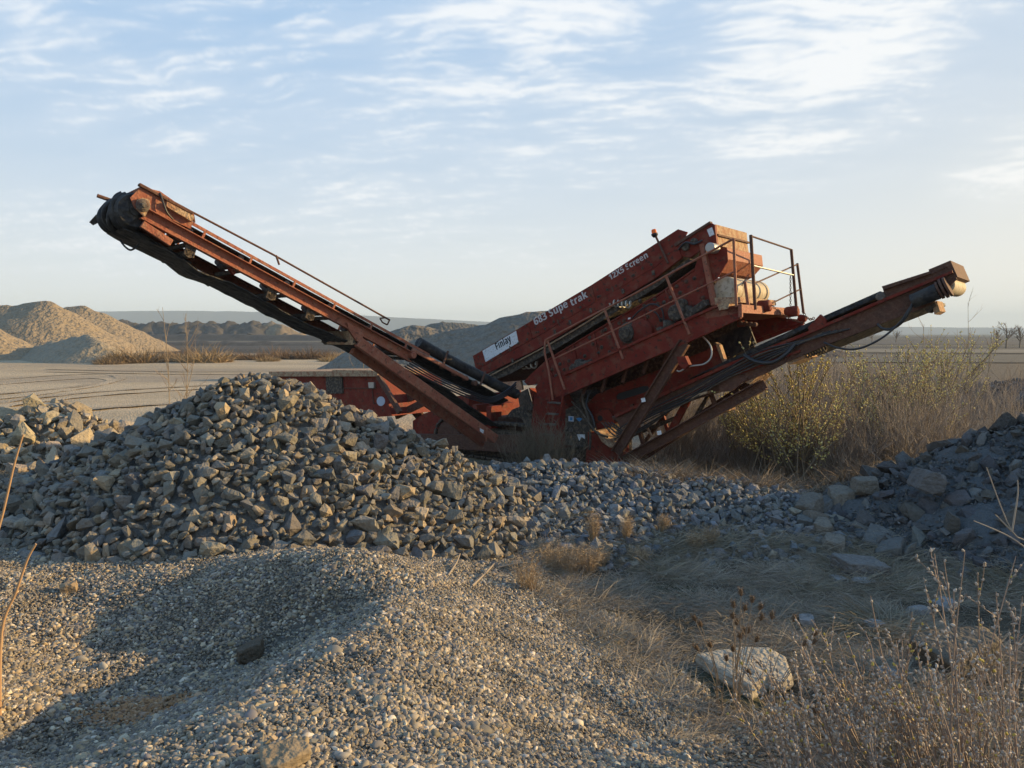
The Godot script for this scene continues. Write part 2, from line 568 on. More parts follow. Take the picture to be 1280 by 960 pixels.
func ground_colour(x: float, d: float, zn: FastNoiseLite, zf: FastNoiseLite) -> Color:
	var gravel := Color(0.14, 0.125, 0.1)
	var soil := Color(0.085, 0.068, 0.045)
	var moss := Color(0.07, 0.068, 0.035)
	var yard := Color(0.58, 0.46, 0.3)
	var brush := Color(0.17, 0.14, 0.1)
	var c := gravel
	var e := x - gravel_edge(d) + 0.35 * zf.get_noise_2d(x * 3.0, d * 3.0)
	if d < 13.0:
		c = c.lerp(soil.lerp(moss, smoothstep(0.05, 0.35, zf.get_noise_2d(x, d))), smoothstep(-0.15, 0.3, e))
	else:
		c = soil
	var q := zn.get_noise_2d(x * 0.6, d * 2.5)
	var yb := yard.lerp(Color(0.46, 0.375, 0.265), smoothstep(0.0, 0.3, q)).lerp(Color(0.66, 0.53, 0.35), smoothstep(-0.05, -0.3, q))
	var in_yard := smoothstep(11.5, 16.0, d + 0.3 * x + 2.0 * q)
	c = c.lerp(yb, in_yard)
	var rgt := smoothstep(0.16, 0.24, x / maxf(d, 1.0)) * smoothstep(11.0, 14.0, d)
	c = c.lerp(brush, rgt)
	var far := smoothstep(70.0, 95.0, d + 14.0 * q)
	var band := zn.get_noise_2d(x * 0.02, d * 0.35)
	var fields := Color(0.10, 0.095, 0.085).lerp(Color(0.2, 0.18, 0.13), smoothstep(0.0, 0.25, band)).lerp(Color(0.065, 0.065, 0.062), smoothstep(0.0, -0.25, band))
	return c.lerp(fields, far)

# ---------------------------------------------------------------- stones
# convex hull of a few points as outward triangles
func hull(p: Array) -> PackedVector3Array:
	var out := PackedVector3Array()
	var n := p.size()
	for i in n:
		for j in range(i + 1, n):
			for k in range(j + 1, n):
				var m: Vector3 = (p[j] - p[i]).cross(p[k] - p[i])
				if m.length_squared() < 1e-12: continue
				var pos := false; var neg := false
				for q in n:
					if q == i or q == j or q == k: continue
					var s: float = m.dot(p[q] - p[i])
					if s > 0: pos = true
					else: neg = true
					if pos and neg: break
				if pos and neg: continue
				if neg: out.append_array([p[i], p[j], p[k]])
				else: out.append_array([p[i], p[k], p[j]])
	return out

# an angular broken stone about one unit across: a box-like cloud of points
func stone_shape(sd: int, flat: float, n := 15) -> PackedVector3Array:
	var r := RandomNumberGenerator.new()
	r.seed = sd
	var p := []
	for k in n:
		var d := Vector3(r.randfn(), r.randfn(), r.randfn()).normalized()
		# push towards a box for flat faces
		var mx := maxf(absf(d.x), maxf(absf(d.y), absf(d.z)))
		d = d.lerp(d / mx, r.randf_range(0.45, 0.8)) * r.randf_range(0.78, 1.0)
		p.append(Vector3(d.x * 0.5, d.y * 0.5 * flat, d.z * 0.5 * r.randf_range(0.7, 0.9)))
	return hull(p)

# a worn boulder: fine mesh of a shape cut by planes, with a little relief
func boulder_mesh(sd: int, size: Vector3, rough := 0.05, round_ := 0.25, sub := 3) -> ArrayMesh:
	var r := RandomNumberGenerator.new()
	r.seed = sd
	var planes := []
	for k in 9:
		var d := Vector3(r.randfn(), r.randfn(), r.randfn()).normalized()
		planes.append([d, r.randf_range(0.66, 0.86)])
	for ax in [Vector3.UP, Vector3.DOWN, Vector3.LEFT, Vector3.RIGHT, Vector3.FORWARD, Vector3.BACK]:
		planes.append([(ax + Vector3(r.randf_range(-0.2, 0.2), r.randf_range(-0.2, 0.2), r.randf_range(-0.2, 0.2))).normalized(), r.randf_range(0.52, 0.68)])
	var nz := noise(sd, 1.6, 5)
	var verts := PackedVector3Array(); var id := PackedInt32Array()
	ico(sub, verts, id)
	var out := PackedVector3Array()
	for d in verts:
		var m := 1.0
		for q in planes:
			var s: float = d.dot(q[0])
			if s > 0.05: m = minf(m, q[1] / s)
		m = lerpf(m, 0.72, round_ * 0.5)
		m += rough * nz.get_noise_3dv(d * 1.5) + rough * 0.4 * nz.get_noise_3dv(d * 5.0)
		out.append(Vector3(d.x * size.x, d.y * size.y, d.z * size.z) * 0.5 * m / 0.68)
	var arr := []
	arr.resize(Mesh.ARRAY_MAX)
	arr[Mesh.ARRAY_VERTEX] = out; arr[Mesh.ARRAY_INDEX] = id
	var cc := PackedColorArray(); cc.resize(out.size()); cc.fill(Color.WHITE)
	arr[Mesh.ARRAY_COLOR] = cc
	var me := ArrayMesh.new()
	me.add_surface_from_arrays(Mesh.PRIMITIVE_TRIANGLES, arr)
	var st := SurfaceTool.new()
	st.create_from(me, 0)
	st.generate_normals()
	return st.commit()

func ico(sub: int, verts: PackedVector3Array, id: PackedInt32Array) -> void:
	var t := (1.0 + sqrt(5.0)) * 0.5
	for q in [[-1, t, 0], [1, t, 0], [-1, -t, 0], [1, -t, 0], [0, -1, t], [0, 1, t], [0, -1, -t], [0, 1, -t], [t, 0, -1], [t, 0, 1], [-t, 0, -1], [-t, 0, 1]]:
		verts.append(Vector3(q[0], q[1], q[2]).normalized())
	id.append_array([0, 11, 5, 0, 5, 1, 0, 1, 7, 0, 7, 10, 0, 10, 11, 1, 5, 9, 5, 11, 4, 11, 10, 2, 10, 7, 6, 7, 1, 8, 3, 9, 4, 3, 4, 2, 3, 2, 6, 3, 6, 8, 3, 8, 9, 4, 9, 5, 2, 4, 11, 6, 2, 10, 8, 6, 7, 9, 8, 1])
	for s in sub:
		var mid := {}
		var nid := PackedInt32Array()
		for k in range(0, id.size(), 3):
			var q := [id[k], id[k + 1], id[k + 2]]
			var m := []
			for e in 3:
				var a: int = q[e]; var b: int = q[(e + 1) % 3]
				var key := Vector2i(mini(a, b), maxi(a, b))
				if not mid.has(key):
					mid[key] = verts.size()
					verts.append((verts[a] + verts[b]).normalized())
				m.append(mid[key])
			nid.append_array([q[0], m[0], m[2], q[1], m[1], m[0], q[2], m[2], m[1], m[0], m[1], m[2]])
		id.clear()
		id.append_array(nid)
	# outward triangles, clockwise for Godot
	for k in range(0, id.size(), 3):
		var tmp := id[k + 1]; id[k + 1] = id[k + 2]; id[k + 2] = tmp

func ridge_points(q: Array) -> Array:
	var out := []
	for p in q:
		var w := at_d(p[0], p[1], p[2])
		out.append(Vector3(w.x, w.y - (p[3] if p.size() > 3 else 0.0), -w.z))   # x, height, distance
	return out

func heap_h(ridge: Array, slope: float, x: float, d: float, soft := 0.25) -> float:
	var best := -10.0
	for k in ridge.size() - 1:
		var a := Vector2(ridge[k].x, ridge[k].z); var b := Vector2(ridge[k + 1].x, ridge[k + 1].z)
		var ab := b - a
		var u := clampf((Vector2(x, d) - a).dot(ab) / ab.length_squared(), 0, 1)
		var dist := (a + ab * u).distance_to(Vector2(x, d))
		var h := lerpf(ridge[k].y, ridge[k + 1].y, u) - slope * (sqrt(dist * dist + soft * soft) - soft)
		best = maxf(best, h)
	return best

# a mound of ground under a heap
func heap_core(called: String, ridge: Array, slope: float, cell: float, colour: Color, drop: float, nz: FastNoiseLite, namp: float, material: Material, parent: Node, reach: float, soft := 0.25) -> void:
	var lo := Vector2(1e9, 1e9); var hi := Vector2(-1e9, -1e9)
	for p in ridge:
		lo = lo.min(Vector2(p.x, p.z)); hi = hi.max(Vector2(p.x, p.z))
	lo -= Vector2(reach, reach); hi += Vector2(reach, reach)
	var nx := int((hi.x - lo.x) / cell) + 2; var nd := int((hi.y - lo.y) / cell) + 2
	var v := PackedVector3Array(); var ok := PackedByteArray()
	for j in nd:
		for i in nx:
			var x := lo.x + i * cell; var d := lo.y + j * cell
			var h := heap_h(ridge, slope, x, d, soft) - drop + namp * nz.get_noise_2d(x, d)
			var g := gh(x, d) - 0.06
			ok.append(1 if h > g else 0)
			v.append(Vector3(x, maxf(h, g - 0.1), -d))
	var id := PackedInt32Array()
	for j in nd - 1:
		for i in nx - 1:
			var k := j * nx + i
			if ok[k] or ok[k + 1] or ok[k + nx] or ok[k + nx + 1]:
				id.append_array([k, k + nx, k + 1, k + 1, k + nx, k + nx + 1])
	var c := PackedColorArray(); c.resize(v.size()); c.fill(colour)
	var arr := []
	arr.resize(Mesh.ARRAY_MAX)
	arr[Mesh.ARRAY_VERTEX] = v; arr[Mesh.ARRAY_COLOR] = c; arr[Mesh.ARRAY_INDEX] = id
	var me := ArrayMesh.new()
	me.add_surface_from_arrays(Mesh.PRIMITIVE_TRIANGLES, arr)
	var st := SurfaceTool.new()
	st.create_from(me, 0)
	st.generate_normals()
	st.index()
	mesh_node(called, st.commit(), material, parent)

var heaps := []   # [ridge, slope, drop] of every heap, for resting things on

func top_h(x: float, d: float) -> float:
	var h := gh(x, d)
	for q in heaps:
		h = maxf(h, heap_h(q[0], q[1], x, d))
	return h

func pick_tone(tones: Array) -> Color:
	var c: Color = tones[rng.randi() % tones.size()]
	var m := rng.randf_range(0.75, 1.25)
	return Color(c.r * m, c.g * m * rng.randf_range(0.97, 1.02), c.b * m * rng.randf_range(0.94, 1.04))

# stones on a heap: the largest in view are nodes of their own, the rest one mesh
func heap_stones(parent: Node, ridge: Array, slope: float, smin: float, smax: float, power: float, tones: Array, flat: float, n_parts: int, sd: int, behind: float, density: float, called := "stone", reach := 3.2) -> void:
	rng.seed = sd
	var shapes := []
	for k in 12: shapes.append(stone_shape(sd * 100 + k, flat))
	var lo := Vector2(1e9, 1e9); var hi := Vector2(-1e9, -1e9)
	for p in ridge:
		lo = lo.min(Vector2(p.x, p.z)); hi = hi.max(Vector2(p.x, p.z))
	lo -= Vector2(reach, reach); hi += Vector2(reach, behind)
	var nz := noise(sd, 0.8, 3)
	var cells := {}
	var list := []
	var area := (hi.x - lo.x) * (hi.y - lo.y)
	var mean := lerpf(smin, smax, 1.0 / (power + 1.0))
	var tries := int(area / (mean * mean) * 5.0 * density)
	for k in tries * 2:
		var lower := k >= tries
		if k == tries: cells.clear()
		var x := rng.randf_range(lo.x, hi.x); var d := rng.randf_range(lo.y, hi.y)
		var s := lerpf(smin, smax, pow(rng.randf(), power))
		var h := heap_h(ridge, slope, x, d)
		if h < gh(x, d) - 0.02 : continue
		var in_x := x / d
		if absf(in_x) > 0.9: continue
		var key := Vector2i(int(floor(x / smax)), int(floor(d / smax)))
		var clash := false
		for a in range(-1, 2):
			for b in range(-1, 2):
				for q in cells.get(key + Vector2i(a, b), []):
					var rr: float = (s + q[2]) * 0.36
					if (q[0] - x) * (q[0] - x) + (q[1] - d) * (q[1] - d) < rr * rr:
						clash = true
						break
				if clash: break
			if clash: break
		if clash: continue
		if not cells.has(key): cells[key] = []
		cells[key].append([x, d, s])
		h += 0.05 * nz.get_noise_2d(x, d)
		var b := Basis(Quaternion(Vector3(rng.randfn(), rng.randfn(), rng.randfn()).normalized(), rng.randf() * TAU))
		b = b.scaled(Vector3.ONE * s * 1.12)
		b = b * Basis.from_scale(Vector3(rng.randf_range(0.85, 1.3), rng.randf_range(0.75, 1.05), rng.randf_range(0.85, 1.1)))
		var pos := Vector3(x, h + s * rng.randf_range(0.0, 0.16) - (0.055 if lower else 0.0), -d)
		var scr := to_px(pos)
		var score := s / d * (0.3 if lower else 1.0)
		if scr.x < -10 or scr.x > 1290 or scr.y > 970: score *= 0.01
		if heap_h(ridge, slope, x, d - 0.5) > h + 0.12: score *= 0.05
		list.append([score, Transform3D(b, pos), rng.randi() % 12, pick_tone(tones)])
	list.sort_custom(func(a, b): return a[0] > b[0])
	var cache := {}
	var rest := MB.new()
	for k in list.size():
		var q: Array = list[k]
		if k < n_parts:
			var tone := k % 6
			var key := Vector2i(q[2], tone)
			if not cache.has(key):
				var mb := MB.new()
				mb.col = q[3]
				mb.tris(shapes[q[2]], Transform3D())
				cache[key] = mb.commit()
			var o := mesh_node(called, cache[key], M["stone"], parent)
			o.transform = q[1]
		else:
			rest.col = q[3]
			rest.tris(shapes[q[2]], q[1])
	if rest.v.size() > 0:
		var o := part("loose_stones", rest, M["stone"], parent)
		o.set_meta("kind", "stuff")

func build_heaps() -> void:
	var nz := noise(91, 0.9, 3)
	# brown-grey heap in front of the machine
	var ra := ridge_points([[-150, 640, 8.3], [40, 592, 8.4], [140, 548, 8.4], [235, 504, 8.4], [312, 467, 8.4], [350, 475, 8.4], [440, 514, 8.5], [520, 550, 8.6], [590, 585, 8.7], [640, 640, 8.4]])
	var oa := thing("stone_heap", "tall heap of angular brown-grey broken stone before the left conveyor", "stone heap", Vector3.ZERO)
	heap_core("core", ra, 0.72, 0.15, Color(0.19, 0.18, 0.16), 0.1, nz, 0.05, M["core"], oa, 3.0)
	heaps.append([ra, 0.72])
	heap_stones(oa, ra, 0.72, 0.06, 0.215, 1.8, [Color(0.219, 0.209, 0.184), Color(0.257, 0.24, 0.204), Color(0.18, 0.183, 0.177), Color(0.31, 0.273, 0.217), Color(0.213, 0.196, 0.165), Color(0.245, 0.221, 0.184), Color(0.387, 0.312, 0.223)], 0.75, 300, 3, 0.8, 1.3)
	# blue-grey spread of crushed stone under the machine
	var rb := ridge_points([[570, 590, 9.8], [690, 583, 9.9], [770, 588, 9.9], [825, 606, 9.7], [900, 604, 9.6], [950, 614, 9.3], [985, 640, 9.0], [1020, 668, 8.6]])
	var ob := thing("crushed_stone_heap", "low spread heap of blue-grey crushed stone below the red machine", "stone heap", Vector3.ZERO)
	heap_core("core", rb, 0.215, 0.15, Color(0.19, 0.195, 0.2), 0.08, nz, 0.05, M["core"], ob, 3.3)
	heaps.append([rb, 0.215])
	heap_stones(ob, rb, 0.215, 0.05, 0.19, 1.8, [Color(0.191, 0.203, 0.215), Color(0.239, 0.251, 0.262), Color(0.156, 0.174, 0.191), Color(0.286, 0.286, 0.28), Color(0.203, 0.208, 0.203), Color(0.31, 0.28, 0.227)], 0.7, 300, 4, 0.6, 1.3, "stone", 3.3)
	# pale rubble at the left
	var rc := ridge_points([[-140, 548, 14.5], [-20, 535, 14.5], [35, 514, 14.5], [52, 508, 14.5], [75, 508, 14.5], [105, 526, 14.5], [140, 556, 14.4]])
	var oc := thing("rubble_heap", "pale tan rubble heap behind the left foot of the stone heap", "stone heap", Vector3.ZERO)
	heap_core("core", rc, 0.62, 0.15, Color(0.2, 0.165, 0.12), 0.1, nz, 0.06, M["core"], oc, 2.2)
	heaps.append([rc, 0.62])
	heap_stones(oc, rc, 0.62, 0.1, 0.5, 2.2, [Color(0.42, 0.36, 0.26), Color(0.36, 0.31, 0.24), Color(0.46, 0.4, 0.3), Color(0.3, 0.27, 0.22), Color(0.38, 0.34, 0.27)], 0.7, 140, 5, 0.6, 1.2, "stone", 2.0)
	# dark slate heap at the right
	var rd := ridge_points([[1035, 690, 8.4], [1100, 640, 8.6], [1165, 590, 8.7], [1230, 560, 8.8], [1290, 532, 8.9], [1450, 480, 8.6], [1700, 430, 8.2]])  # unseen right end is raised to throw shade on the grass
	var od := thing("slate_heap", "dark blue-grey heap of slaty spoil with slabs at the willows", "spoil heap", Vector3.ZERO)
	heap_core("core", rd, 0.5, 0.12, Color(0.125, 0.126, 0.128), 0.03, noise(93, 1.6, 5), 0.16, M["core"], od, 4.0)
	heaps.append([rd, 0.5])
	heap_stones(od, rd, 0.5, 0.03, 0.42, 4.5, [Color(0.125, 0.126, 0.128), Color(0.15, 0.15, 0.15), Color(0.1, 0.101, 0.104), Color(0.19, 0.188, 0.18), Color(0.14, 0.132, 0.12)], 0.5, 300, 6, 0.7, 1.4, "slab", 4.0)
	# dark gravel bank behind the bushes at the right
	var re := ridge_points([[1090, 520, 22], [1170, 486, 22], [1300, 474, 22], [1600, 460, 22]])
	var oe := thing("gravel_bank", "dark grey gravel bank behind the yellow catkin bushes", "gravel bank", Vector3.ZERO)
	heap_core("core", re, 0.5, 0.3, Color(0.13, 0.13, 0.128), 0.0, nz, 0.1, M["core"], oe, 4.0)
	heap_stones(oe, re, 0.5, 0.09, 0.2, 1.5, [Color(0.12, 0.12, 0.12), Color(0.16, 0.16, 0.155), Color(0.09, 0.09, 0.095)], 0.7, 0, 8, 0.5, 0.5, "stone", 3.2)

func boulder(label: String, px: float, py: float, size: Vector3, turn: Vector3, colour: Color, sd: int, sink := 0.12, group := "", called := "boulder", round_ := 0.12, rough := 0.04) -> void:
	var p := on_ground(px, py)
	for k in 6:
		p = at_h(px, py, top_h(p.x, -p.z))
	var o := mesh_node(called, boulder_mesh(sd, size, rough, round_, 4), M["stone"].duplicate(), self)
	o.material_override.vertex_color_use_as_albedo = false
	o.material_override.albedo_color = srgb8(colour)
	o.rotation = turn
	o.position = p + Vector3(0, size.y * (0.5 - sink) , -size.z * 0.2)
	tag(o, label, "boulder" if called == "boulder" else "stone", group)

# flat-topped angular slab by the teasels: top outline read from the photo at its own height
func rock_slab() -> void:
	var top := []
	for q in [[871, 817, 0.2], [893, 811, 0.215], [926, 808, 0.22], [962, 810, 0.22], [982, 818, 0.215], [991, 842, 0.2], [978, 850, 0.2], [960, 846, 0.2], [940, 859, 0.19], [925, 852, 0.19], [897, 834, 0.195]]:
		top.append(at_h(q[0], q[1], q[2] - 0.1))
	var c := Vector3.ZERO
	for p in top: c += p / top.size()
	var mb := MB.new()
	var n := top.size()
	var rings := []
	for k in 4:
		var ring := []
		for p in top:
			var o: Vector3 = p - c
			var f: float = [0.93, 1.0, 1.03, 0.92][k]
			ring.append(Vector3(o.x * f, o.y + [0.0, -0.015, -0.06, -c.y - 0.05][k] * (1.0 if k < 3 else 1.0) + (0.012 * sin(o.x * 40.0 + k) if k < 3 else -o.y), o.z * f))
		rings.append(ring)
	for j in n:
		mb.tri(Vector3(0, 0.004, 0), rings[0][(j + 1) % n], rings[0][j])
		for k in 3:
			mb.quad(rings[k][j], rings[k][(j + 1) % n], rings[k + 1][(j + 1) % n], rings[k + 1][j])
	var m: StandardMaterial3D = M["stone"].duplicate()
	m.vertex_color_use_as_albedo = false
	m.albedo_color = srgb8(Color(0.46, 0.41, 0.32))
	var o := part("boulder", mb, m, self)
	o.position = c
	tag(o, "large pale flat-topped rock slab beside the dried teasels", "boulder")

func build_boulders() -> void:
	rock_slab()
	boulder("single brown angular stone lying in the gravel hollow", 312, 828, Vector3(0.2, 0.14, 0.13), Vector3(0, 0.3, 0.25), Color(0.13, 0.105, 0.075), 302, 0.12, "", "loose_stone")
	boulder("tan flat stone lying on the gravel at the foot of the frame", 352, 962, Vector3(0.16, 0.07, 0.12), Vector3(0.1, 0.6, 0.15), Color(0.33, 0.26, 0.17), 303, 0.1, "", "loose_stone")
	boulder("small orange-tan chip of stone lying on shaded gravel below the heap", 84, 742, Vector3(0.13, 0.09, 0.09), Vector3(0, 0.2, 0.2), Color(0.36, 0.27, 0.17), 304, 0.12, "", "loose_stone")
	boulder("rounded tan-brown boulder among grey boulders right of the crushed stone", 1096, 660, Vector3(0.26, 0.27, 0.24), Vector3(0.1, 0.4, 0.1), Color(0.27, 0.2, 0.125), 305, 0.1, "", "boulder", 0.5)
	boulder("wide pale grey boulder at the back of the boulder row", 1112, 634, Vector3(0.5, 0.22, 0.34), Vector3(0, -0.2, 0.03), Color(0.23, 0.225, 0.215), 306)
	boulder("broad grey boulder half sunk in dry grass below the boulder row", 1078, 722, Vector3(0.5, 0.22, 0.32), Vector3(0.1, 0.2, -0.15), Color(0.2, 0.195, 0.185), 307, 0.2)
	boulder("round grey-brown boulder topping the boulder row under the bushes", 1082, 617, Vector3(0.3, 0.22, 0.26), Vector3(0.2, 0, 0), Color(0.22, 0.2, 0.165), 308)
	boulder("white flat stone in the grass under the broad grey boulder", 1080, 732, Vector3(0.2, 0.06, 0.14), Vector3(0.1, 0.4, 0), Color(0.36, 0.36, 0.35), 309)
	boulder("tan boulder under the foreground willow stems", 1205, 838, Vector3(0.55, 0.28, 0.36), Vector3(0, 0.3, 0.1), Color(0.15, 0.13, 0.1), 310, 0.2)
	rng.seed = 77
	var k := 0
	for q in [[1015, 642, 0.3], [1035, 640, 0.26], [1052, 630, 0.3], [1062, 640, 0.22], [1070, 652, 0.24], [1048, 655, 0.2], [1030, 668, 0.24], [1060, 672, 0.28], [1085, 678, 0.34], [1100, 690, 0.36], [1080, 664, 0.16], [1120, 665, 0.34], [1135, 650, 0.3], [1008, 660, 0.2], [1045, 690, 0.26], [1140, 640, 0.26], [1020, 655, 0.22], [1118, 700, 0.3], [1150, 630, 0.3], [1165, 612, 0.34], [1150, 690, 0.26]]:
		var s: float = q[2]
		var look: String = ["large ", "small "][int(s < 0.27)] + ["brownish", "dark grey", "tan", "mid grey"][k % 4]
		boulder(look + " boulder of the row between crushed stone and slate heap", q[0], q[1], Vector3(s * 1.15, s * 0.72, s * 0.9), Vector3(rng.randf_range(-0.3, 0.3), rng.randf() * 3.0, rng.randf_range(-0.3, 0.3)), [Color(0.2, 0.18, 0.15), Color(0.17, 0.17, 0.16), Color(0.24, 0.215, 0.175), Color(0.18, 0.175, 0.17)][k % 4], 320 + k, 0.2, "boulders of the row")
		k += 1
	for q in [[1150, 768, 0.13], [1095, 785, 0.11], [1010, 780, 0.13], [1115, 852, 0.14], [1048, 728, 0.12], [1182, 760, 0.14]]:
		boulder("small pale grey stone lying in the dry grass", q[0], q[1], Vector3(q[2] * 1.3, q[2] * 0.45, q[2]), Vector3(rng.randf_range(-0.2, 0.2), rng.randf() * 3.0, 0), Color(0.3, 0.3, 0.295), 350 + k, 0.1, "pale stones in the grass", "loose_stone")
		k += 1

func build_gravel() -> void:
	rng.seed = 1234
	var root := thing("gravel", "rounded grey and tan pebble gravel heaped in the foreground", "gravel", Vector3.ZERO, "", "stuff")
	var edge_n := noise(61, 1.3, 3)
	var lists := [[], [], []]
	var cols := [[], [], []]
	var tones := [Color(0.229, 0.205, 0.167), Color(0.326, 0.27, 0.194), Color(0.17, 0.159, 0.146), Color(0.407, 0.331, 0.223), Color(0.257, 0.233, 0.198), Color(0.122, 0.11, 0.096), Color(0.353, 0.273, 0.168), Color(0.284, 0.24, 0.175), Color(0.542, 0.474, 0.362), Color(0.203, 0.176, 0.132), Color(0.176, 0.156, 0.127)]
	var stain := at_h(178, 842, 0.42)
	var want := 310000
	var made := 0
	var guard := 0
	while made < want and guard < 1500000:
		guard += 1
		var d := 2.2 + 5.6 * pow(rng.randf(), 1.25)
		var x := rng.randf_range(-0.74 * d - 1.3, 2.1)
		var e := x - gravel_edge(d) + 0.5 * edge_n.get_noise_2d(x, d)
		if e > 0.0 and rng.randf() < smoothstep(0.0, 0.55, e) * 1.02: continue
		var g := gh(x, d)
		var blocked := false
		for q in heaps if d > 5.2 else []:
			if heap_h(q[0], q[1], x, d) > g + 0.12:
				blocked = true
				break
		if blocked: continue
		var s := 0.0075 + 0.0095 * pow(rng.randf(), 2.2)
		var patch := edge_n.get_noise_2d(x * 1.7 + 30.0, d * 1.7)
		s *= 1.0 + 0.55 * patch
		if rng.randf() < 0.02: s *= 1.7
		if rng.randf() < 0.0008: s *= 2.0
		var b := Basis(Vector3.UP, rng.randf() * TAU) * Basis(Vector3(1, 0, 0), rng.randfn() * 0.5) * Basis(Vector3(0, 0, 1), rng.randfn() * 0.5)
		b = b * Basis.from_scale(Vector3(s * rng.randf_range(0.9, 1.5), s * rng.randf_range(0.5, 0.85), s * rng.randf_range(0.8, 1.1)))
		var k := rng.randi() % 3
		lists[k].append(Transform3D(b, Vector3(x, g + rng.randf_range(-0.012, 0.012), -d)))
		var c := pick_tone(tones)
		c = c.lerp(Color(0.2, 0.17, 0.125), clampf(-patch * 1.1, 0.0, 0.5))
		var sd := Vector2((x - stain.x) / 0.32, (d + stain.z) / 0.2).length()
		if sd < 1.0 + rng.randf_range(-0.4, 0.4): c = c.lerp(Color(0.36, 0.17, 0.05), rng.randf_range(0.3, 0.8))
		cols[k].append(c)
		made += 1
	for k in 3:
		var me: ArrayMesh
		if k == 1:
			me = boulder_mesh(901, Vector3(2, 2, 2), 0.12, 0.8, 1)
		else:
			var pm := MB.new()
			pm.tris(stone_shape(905 + k, 0.85, 16), Transform3D(Basis.from_scale(Vector3.ONE * 2.1), Vector3.ZERO))
			me = pm.commit()
		var mm := MultiMesh.new()
		mm.transform_format = MultiMesh.TRANSFORM_3D
		mm.use_colors = true
		mm.mesh = me
		mm.instance_count = lists[k].size()
		for i in lists[k].size():
			mm.set_instance_transform(i, lists[k][i])
			mm.set_instance_color(i, cols[k][i])
		var o := MultiMeshInstance3D.new()
		o.multimesh = mm
		o.material_override = M["pebble"]
		o.name = "pebbles"
		o.set_meta("kind", "stuff")
		root.add_child(o, true)

